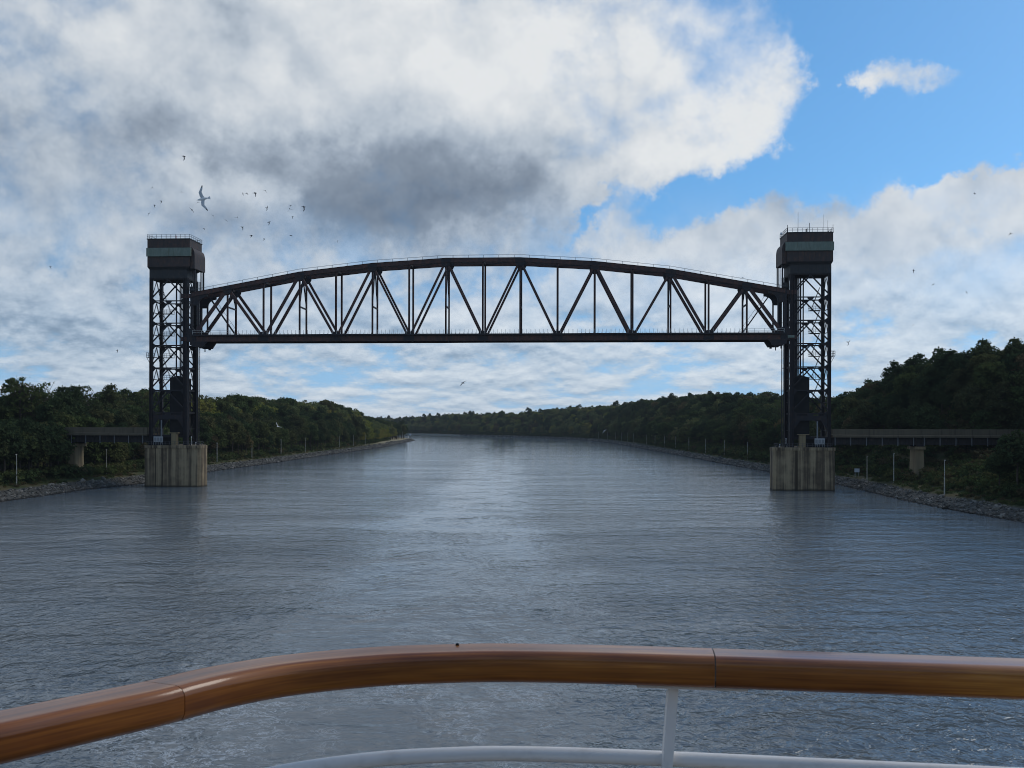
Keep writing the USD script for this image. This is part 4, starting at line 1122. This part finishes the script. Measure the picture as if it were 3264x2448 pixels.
# ---------------------------------------------------------------- poles along the banks
def pole_spot(x, side):
    """Where the sight line through a column of the photograph comes ashore on that bank."""
    d = np.arange(160.0, 2200.0, 0.5)
    t, right = inland(ray(x) * d, d)
    ok = (t > 8.0) & (right == bool(side)) & (d > 200)
    k = int(np.argmax(ok))
    return ray(x) * d[k], d[k]

def make_pole(x, y, label, h, group):
    z = float(ground_z([x], [y])[0][0])
    t = thing('lamp_pole', label, 'pole', (x, y, z), 0, group)
    obj('shaft', tube([(0, 0, -.4), (0, 0, h)], [.15, .10], 8), M['pole'], t)
    obj('lamp_head', [box(-.09, .09, -.55, .12, h - .05, h + .12)], M['pole'], t)

LEFT_NEAR = [(53, 243.0), (340, 288.0)]
LEFT_POLES = [692, 803, 896, 973, 1083, 1127, 1164, 1268, 1284]
RIGHT_POLES = [2764, 2383, 2308.6, 2248.5, 2196, 2154, 2117.5, 2088, 2060, 2019, 2000, 1981, 1961, 1936, 1908, 1866, 1848, 1827, 1781, 1741, 1691, 1637, 1590, 1546, 1505, 1466, 1428, 1363]
for x, d in LEFT_NEAR:
    make_pole(ray(x) * d, d, 'pale lamp pole on the stone bank ' + ('at the far left of the view' if x < 100 else 'between the left viaduct column and the pier'), 7.6, 'lamp poles along the left bank')
for k, x in enumerate(LEFT_POLES):
    X, d = pole_spot(x, 0)
    make_pole(X, d, 'pale slender lamp pole on the left bank, %s beyond the left pier' % ORD[k], 7.6, 'lamp poles along the left bank')
for x, d in ((3011, 222.0), (2849, 262.0)):
    make_pole(ray(x) * d, d, 'pale lamp pole on the right stone bank ' + ('right of the viaduct column' if x > 2900 else 'just left of the viaduct column'), 7.8, 'lamp poles along the right bank')
for k, x in enumerate(RIGHT_POLES):
    X, d = (ray(x) * 274, 274.0) if x > 2700 else pole_spot(x, 1)
    make_pole(X, d, 'brownish thin lamp pole beside the right pier' if x > 2700 else 'pale slender lamp pole on the right bank, number %d beyond the right pier' % k if k > 20 else 'pale slender lamp pole on the right bank, %s beyond the right pier' % ORD[k - 1], 7.6, 'lamp poles along the right bank')

# small marks on the banks
X, d = pole_spot(1297, 0)
t = thing('shore_hut', 'tiny white hut at the far tip of the left bank', 'hut', (X, d, float(ground_z([X], [d])[0][0])))
obj('wall', box(-1.8, 1.8, -1.5, 1.5, -.3, 2.3), M['white'], t)
obj('roof', sheet([(-2.1, 2.3), (2.1, 2.3), (0, 3.3)], -1.8, 1.8), M['rope'], t)
X, d = ray(2732) * 293, 293
zz = float(ground_z([X], [d])[0][0])
t = thing('notice_board', 'small white notice board in the grass right of the right pier', 'sign', (X, d, zz))
obj('panel', box(-.75, .75, -.03, .03, 1.3, 2.4), M['white'], t)
obj('post', [box(-.6, -.5, -.02, .08, -.4, 2.4), box(.5, .6, -.02, .08, -.4, 2.4)], M['pole'], t)
X, d = ray(1308) * 1060, 1060
t = thing('channel_marker', 'dark thin channel marker post at the left bank tip', 'marker post', (X, d, 0))
obj('post', tube([(0, 0, -1), (0, 0, 7.5)], .25, 6), M['rail'], t)
obj('board', box(-.9, .9, -.3, -.2, 5.6, 7.2), M['white'], t)

# ---------------------------------------------------------------- gulls
def gull_parts(r_span=1.3, up=0.15, sweep=0.12):
    """Body along -x (beak first), wings along +-y."""
    xs = np.array([-.30, -.27, -.22, -.14, 0, .10, .19, .24])
    rs = np.array([.012, .030, .040, .062, .072, .058, .034, .018])
    body = tube([(x, 0, 0.01 * math.sin(x * 9)) for x in xs], rs, 10)
    beak = tube([(-.30, 0, -.004), (-.345, 0, -.012)], [.012, .003], 6)
    tail = TM([(.20, -.03, .01), (.20, .03, .01), (.33, .085, .0), (.345, 0, 0), (.33, -.085, 0), (.20, -.03, -.006), (.20, .03, -.006), (.33, .085, -.006), (.345, 0, -.006), (.33, -.085, -.006)],
              [(0, 1, 2), (0, 2, 3), (0, 3, 4), (5, 7, 6), (5, 8, 7), (5, 9, 8), (0, 4, 9), (0, 9, 5), (1, 6, 7), (1, 7, 2), (2, 7, 8), (2, 8, 3), (3, 8, 9), (3, 9, 4)])
    wings, tips = [], []
    for sg in (-1, 1):
        f = np.array([0.05, .25, .5, .72, .82, .92, 1.0])
        half = r_span / 2
        z = up * half * np.sin(f * 1.9) / 0.95
        lead = np.interp(f, [0, .25, .5, 1], [-.10, -.15, -.16, -.16 + .24]) - 0
        chord = np.interp(f, [0, .25, .5, .72, .9, 1], [.19, .17, .15, .12, .065, .012])
        for lo, hi, into in ((0, 5, wings), (4, 7, tips)):
            v, fc = [], []
            for i in range(lo, hi):
                y = sg * f[i] * half
                th = .016 * (1 - f[i]) + .004
                v += [(lead[i], y, z[i]), (lead[i] + chord[i] * .3, y, z[i] + th), (lead[i] + chord[i], y, z[i] - .004), (lead[i] + chord[i] * .3, y, z[i] - th * .4)]
            for i in range(hi - lo - 1):
                for k in range(4):
                    a, b, c, d = i * 4 + k, i * 4 + (k + 1) % 4, i * 4 + 4 + (k + 1) % 4, i * 4 + 4 + k
                    fc += [(a, b, c), (a, c, d)] if sg > 0 else [(a, c, b), (a, d, c)]
            into.append(TM(v, fc))
    return body, beak, tail, wings, tips

def frame(head, wing):
    """Rotation whose -x is the way the beak points and whose +y is along the wings."""
    x = -np.asarray(head, float); x /= np.linalg.norm(x)
    y = np.asarray(wing, float); y = y - (y @ x) * x; y /= np.linalg.norm(y)
    return np.stack([x, y, np.cross(x, y)], 1)

def place(path, loc, R, s=1.0):
    m = np.eye(4); m[:3, :3] = (R * s).T; m[3, :3] = loc
    UsdGeom.Xformable(stage.GetPrimAtPath(path)).AddTransformOp().Set(Gf.Matrix4d(m.tolist()))

def sky_spot(x, y, d):
    return np.array([ray(x) * d, d, EYE + (HORIZON - y) / FPX * d])

def make_gull(label, x, y, d, head, wing, span=1.3, **k):
    body, beak, tail, wings, tips = gull_parts(span, **k)
    t = thing('gull', label, 'gull')
    place(t, sky_spot(x, y, d), frame(head, wing))
    obj('body', body, M['gull_white'], t, True)
    obj('beak', beak, M['beak'], t)
    obj('tail', tail, M['gull_white'], t)
    for w, p in zip(wings, tips):
        q = obj('wing', w, M['gull_grey'], t, 60)
        obj('wing_tip', p, M['gull_dark'], q, 60)
make_gull('large white gull banking steeply with dark wing tips above the left tower', 647, 636, 49, (-.93, -.15, -.22), (-.40, .12, .90), 1.42, up=.10)
make_gull('white gull gliding in front of the dark left bank trees', 886, 1361, 120, (-.2, -.9, .1), (-.72, .1, .60), 1.35, up=.3)

body, beak, tail, wings, tips = gull_parts()
FAR = {}
def far_shape(up):
    if up not in FAR:
        b, k, tl, w, p = gull_parts(1.35, up)
        FAR[up] = trimesh.util.concatenate([tube([(-.3, 0, 0), (-.15, 0, 0), (.1, 0, 0), (.3, 0, 0)], [.02, .075, .07, .03], 5), tl] + w + p)
    return FAR[up]
flock = [(178, 492, 1.2), (487, 540, 1), (270, 637, 1), (203, 680, 1), (142, 770, 1.2), (595, 730, 1.5), (656, 648, 1), (817, 788, 1.1), (722, 927, .9), (955, 838, 1), (1075, 805, 1.3), (1127, 909, 1.2), (1220, 997, 1.4), (1355, 1032, .9),
         (1133, 561, .8), (1170, 553, 1.2), (1262, 549, 1.7), (1367, 525, 1), (1382, 707, 1.2), (1405, 857, 1.4), (1622, 715, 1.4), (1633, 682, 1), (1772, 695, 1.7), (1655, 798, .9), (1637, 998, 1.4), (2125, 1053, .8), (510, 166, 1.6)]
rg = np.random.default_rng(77)
def far_gull(x, y, k, label, group, mat=None):
    yaw, bank = rg.uniform(0, 6.28), rg.uniform(-1.1, 1.1)
    hd = np.array([math.cos(yaw), math.sin(yaw), rg.uniform(-.1, .1)])
    wg = np.array([-math.sin(yaw) * math.cos(bank), math.cos(yaw) * math.cos(bank), math.sin(bank)])
    t = obj('far_gull', far_shape(float(rg.choice([.1, .35, .6]))), mat or M['bird'])
    tag(t, label, 'gull', group)
    place(t, sky_spot(x, y, 270.0 / k), frame(hd, wg))
for x, y, k in flock:
    far_gull(430 + x / 3.301, 450 + y / 3.301, k, 'tiny dark gull of the flock circling over the left tower', 'gull flock over the left tower')
for x, y, k in ((3105, 613, 1), (3220, 740, 1.2), (2911, 860, 1), (2974, 903, 1), (3080, 928, 1), (2910, 1033, .9), (2702, 1088, 1.3)):
    far_gull(x, y, k, 'tiny dark gull flying in the sky right of the right tower', 'scattered gulls on the right')
for x, y, k, l in ((160, 853, 1, 'tiny dark gull flying alone left of the left tower house'), (373, 1120, 1, 'tiny dark gull low in the sky left of the left tower'), (1475, 1221, 1.9, 'small grey gull in the low sky under the middle of the span')):
    far_gull(x, y, k, l, None)
far_gull(1926, 1373, 1.3, 'small pale gull over the far right bank poles', None, M['gull_white'])
# gulls standing on the steelwork
def perched(s, o, z, label, group=None):
    c, sn = math.cos(BR_A), math.sin(BR_A)
    m = trimesh.util.concatenate([tube([(-.22, 0, .30), (-.14, 0, .27), (0, 0, .2), (.2, 0, .12), (.3, 0, .09)], [.05, .06, .1, .07, .02], 6), tube([(0, .03, 0), (0, .03, .15)], .015, 4), tube([(0, -.03, 0), (0, -.03, .15)], .015, 4), tube([(-.26, 0, .30), (-.33, 0, .285)], [.015, .004], 4)])
    t = obj('perched_gull', m, M['gull_grey'])
    tag(t, label, 'gull', group)
    place(t, (BR_X + s * c + o * sn, BR_Y - s * sn + o * c, z), frame((rg.choice([-1, 1]), .2, 0), (0, 1, 0)))
for s in (-92.6, -91.9, -91.0, -90.2, -89.6):
    perched(s, 7.9, ROOF + 1.33, 'gull perched on the back roof rail of the left tower', 'gulls perched on the left tower rail')
perched(np.interp(14.88, range(17), [S(j) for j in range(17)]), -.3, np.interp(14.88, range(17), TOP) + .9, 'lone gull perched on the top chord handrail near the right tower')

# ---------------------------------------------------------------- ship's rail in the foreground
def catmull(P, n=10):
    P = np.asarray(P, float)
    Q = np.vstack([2 * P[0] - P[1], P, 2 * P[-1] - P[-2]])
    out = []
    for i in range(1, len(Q) - 2):
        for t in np.linspace(0, 1, n, endpoint=False):
            a, b, c, d = Q[i - 1:i + 3]
            out.append(.5 * (2 * b + (c - a) * t + (2 * a - 5 * b + 4 * c - d) * t * t + (3 * b - a - 3 * c + d) * t ** 3))
    return np.array(out + [P[-1]])

def offset(path, d):
    t = np.gradient(path, axis=0); t /= np.linalg.norm(t, axis=1, keepdims=True)
    return path + d * np.stack([-t[:, 1], t[:, 0]], 1)

def resample(path, step):
    L = np.concatenate([[0], np.cumsum(np.linalg.norm(np.diff(path, axis=0), axis=1))])
    s = np.linspace(0, L[-1], int(L[-1] / step) + 1)
    return np.stack([np.interp(s, L, path[:, k]) for k in (0, 1)], 1)

RAIL_Z = EYE - 0.50                 # top of the wooden rail
# outer edge of the rail in plan, measured from the photograph on the plane of its top
EDGE = [(x, (EYE - RAIL_Z) * FPX / (y - HORIZON)) for x, y in ((-420, 2350), (0, 2259), (220, 2214), (440, 2170), (660, 2121), (900, 2083), (1200, 2056), (1460, 2046), (1630, 2044), (1900, 2048), (2270, 2058), (2700, 2071), (3264, 2088), (3800, 2104))]
EDGE = [(-2.02, -4.0), (-2.0, -1.6), (-1.86, -0.3), (-1.48, 0.82)] + [(ray(x) * d, d) for x, d in EDGE] + [(2.6, 1.97), (4.6, 1.75)]
EDGE = resample(catmull(EDGE, 14), .02)
AHEAD = EDGE[:, 1] > 1.2              # the stretch in front of the viewer
RW, RH = 0.112, 0.070
def rail_profile():
    """Cross-section: 0 = outer edge, RW = inner edge; a rounded flat oval."""
    r_, pts = .022, []
    for cx, cz, a0 in ((RW - r_, -r_, 0), (r_, -r_, 90), (r_, -RH + r_, 180), (RW - r_, -RH + r_, 270)):
        for k in range(5):
            a = math.radians(a0 + 90 * k / 4)
            pts.append((cx + r_ * math.cos(a), cz + r_ * math.sin(a)))
    return np.array(pts)
PROF = rail_profile()

def rail_section(s0, s1, sh0=0.0, sh1=0.0):
    """A length of the rail between two path positions; sh0 and sh1 slant its end joints in plan."""
    L = np.concatenate([[0], np.cumsum(np.linalg.norm(np.diff(EDGE, axis=0), axis=1))])
    n = max(4, int((s1 - s0) / .02))
    v, uv = [], []
    per = np.concatenate([[0], np.cumsum(np.linalg.norm(np.diff(PROF, axis=0), axis=1))])
    t = np.gradient(EDGE, axis=0); t /= np.linalg.norm(t, axis=1, keepdims=True)
    for i in range(n + 1):
        for (a, z), pp in zip(PROF, per):
            s = s0 + (s1 - s0) * i / n + (sh0 + (sh1 - sh0) * i / n) * (a - RW / 2)
            x, y = np.interp(s, L, EDGE[:, 0]), np.interp(s, L, EDGE[:, 1])
            tx, ty = np.interp(s, L, t[:, 0]), np.interp(s, L, t[:, 1])
            v.append((x + ty * a, y - tx * a, RAIL_Z + z)); uv.append((s, a, z))
    m = len(PROF); f = []
    for i in range(n):
        for j in range(m):
            q = (i * m + j, i * m + (j + 1) % m, (i + 1) * m + (j + 1) % m, (i + 1) * m + j)
            f += [(q[0], q[1], q[2]), (q[0], q[2], q[3])]
    for base, rev in ((0, True), (n * m, False)):
        for j in range(1, m - 1):
            f.append((base, base + j + 1, base + j) if rev else (base, base + j, base + j + 1))
    return TM(v, f), np.array(uv)

RL = float(np.sum(np.linalg.norm(np.diff(EDGE, axis=0), axis=1)))
def path_at(x):
    """Position along the rail that is seen in a column of the photograph."""
    L = np.concatenate([[0], np.cumsum(np.linalg.norm(np.diff(EDGE, axis=0), axis=1))])
    return float(np.interp(ray(x), (EDGE[:, 0] / EDGE[:, 1])[AHEAD], L[AHEAD]))
rail = thing('ship_railing', 'curved varnished wooden handrail on white tubes at the stern of the ship', 'railing')
J1, J2 = path_at(462), path_at(2270)
for k, (a, b) in enumerate(((0.0, J1 - .0007), (J1 + .0007, J2 - .0014), (J2 + .0014, RL))):
    m, uv = rail_section(a, b, 0.27 if k == 1 else 0.0, 0.27 if k == 0 else 0.0)
    p = obj('handrail', m, M['wood'], rail, 50)
    # the smoothing splits vertices, so the coordinates are looked up again by position
    pts = np.array(stage.GetPrimAtPath(p).GetAttribute('points').Get())
    from scipy.spatial import cKDTree
    idx = cKDTree(np.asarray(m.vertices)).query(pts)[1]
    UsdGeom.PrimvarsAPI(stage.GetPrimAtPath(p)).CreatePrimvar('rail_uv', Sdf.ValueTypeNames.Float3Array, 'vertex').Set(Vt.Vec3fArray.FromNumpy((uv[idx] + [k * 7.3, k * 1.7, 0]).astype(np.float32)))
inner = offset(EDGE, -RW / 2)
def strip(path, w, z0, z1):
    l, r = offset(path, w / 2), offset(path, -w / 2)
    v = np.vstack([np.c_[l, np.full(len(l), z1)], np.c_[r, np.full(len(r), z1)], np.c_[l, np.full(len(l), z0)], np.c_[r, np.full(len(r), z0)]])
    n = len(l); f = []
    for i in range(n - 1):
        for a, b in ((0, n), (n, 3 * n), (3 * n, 2 * n), (2 * n, 0)):
            f += [(a + i, b + i, b + i + 1), (a + i, b + i + 1, a + i + 1)]
    return TM(v, f)
inner_ahead = inner[AHEAD]
sel = lambda x0, x1: inner_ahead[(inner_ahead[:, 0] / inner_ahead[:, 1] > ray(x0)) & (inner_ahead[:, 0] / inner_ahead[:, 1] < ray(x1))]
obj('under_plate', strip(sel(2030, 2400), .06, RAIL_Z - RH - .007, RAIL_Z - RH - .0005), M['white_rail'], rail)
low = resample(inner, .03)
low3 = np.c_[low, np.full(len(low), RAIL_Z - .240)]
obj('lower_tube', tube(low3, .0165, 14), M['white_rail'], rail, 60)
a = np.array([*inner_ahead[np.argmin(abs(inner_ahead[:, 0] / inner_ahead[:, 1] - ray(2143)))], RAIL_Z - RH - .004])
dirn = np.array([-.024, -.028, -.26])
pts = [a + dirn * k for k in (0, 1, 2, 4.2)]
obj('stanchion', [beam(pts[0], pts[3], .022, .024, (0, 1, 0))], M['white_rail'], rail)
for q in (inner[np.argmin(abs(inner[:, 0] - 2.7))], inner[np.argmin(abs(inner[:, 1] - 0.3))]):
    q = np.array([*q, RAIL_Z - RH - .004])
    obj('stanchion', [beam(q, q + dirn * 4.2, .022, .024, (0, 1, 0))], M['white_rail'], rail)
kx = path_at(1462)
L = np.concatenate([[0], np.cumsum(np.linalg.norm(np.diff(EDGE, axis=0), axis=1))])
kp = np.array([np.interp(kx, L, EDGE[:, 0]), np.interp(kx, L, EDGE[:, 1]) - .035, RAIL_Z])
obj('rail_stud', [trimesh.creation.icosphere(subdivisions=1, radius=.0042).apply_translation(kp + [0, 0, .001])], M['weight'], rail)

# the stern deck that the rail guards and the deckhouse behind it
deck_edge = offset(EDGE, -.10)
plan = [(x, y) for x, y in deck_edge] + [(deck_edge[-1][0] + .3, -6.0), (deck_edge[0][0] - .3, -6.0)]
p = tag(xf('ship_deck'), kind='structure')
obj('deck', prism(plan, EYE - 1.72, EYE - 1.60), M['wood_deck'], p)
obj('deckhouse_wall', box(-6, 6, -4.2, -4.0, EYE - 1.6, EYE + 1.6), M['ship_paint'], p)
obj('deckhouse_roof', box(-6, 6, -4.2, -2.6, EYE + 1.6, EYE + 1.75), M['ship_paint'], p)

# ---------------------------------------------------------------- air
if HAZE > 0:
    g = Graph()
    vol = g.add('principled_volume', 'volume', color=(0.82, 0.88, 0.95), density=HAZE, anisotropy=0.1)
    hz = obj('haze', box(-6500, 5500, -650, 9500, -8, 90), g.build('thin_haze', volume=vol))
    tag(hz, 'thin pale haze over the canal and its wooded banks', None, None, 'stuff')
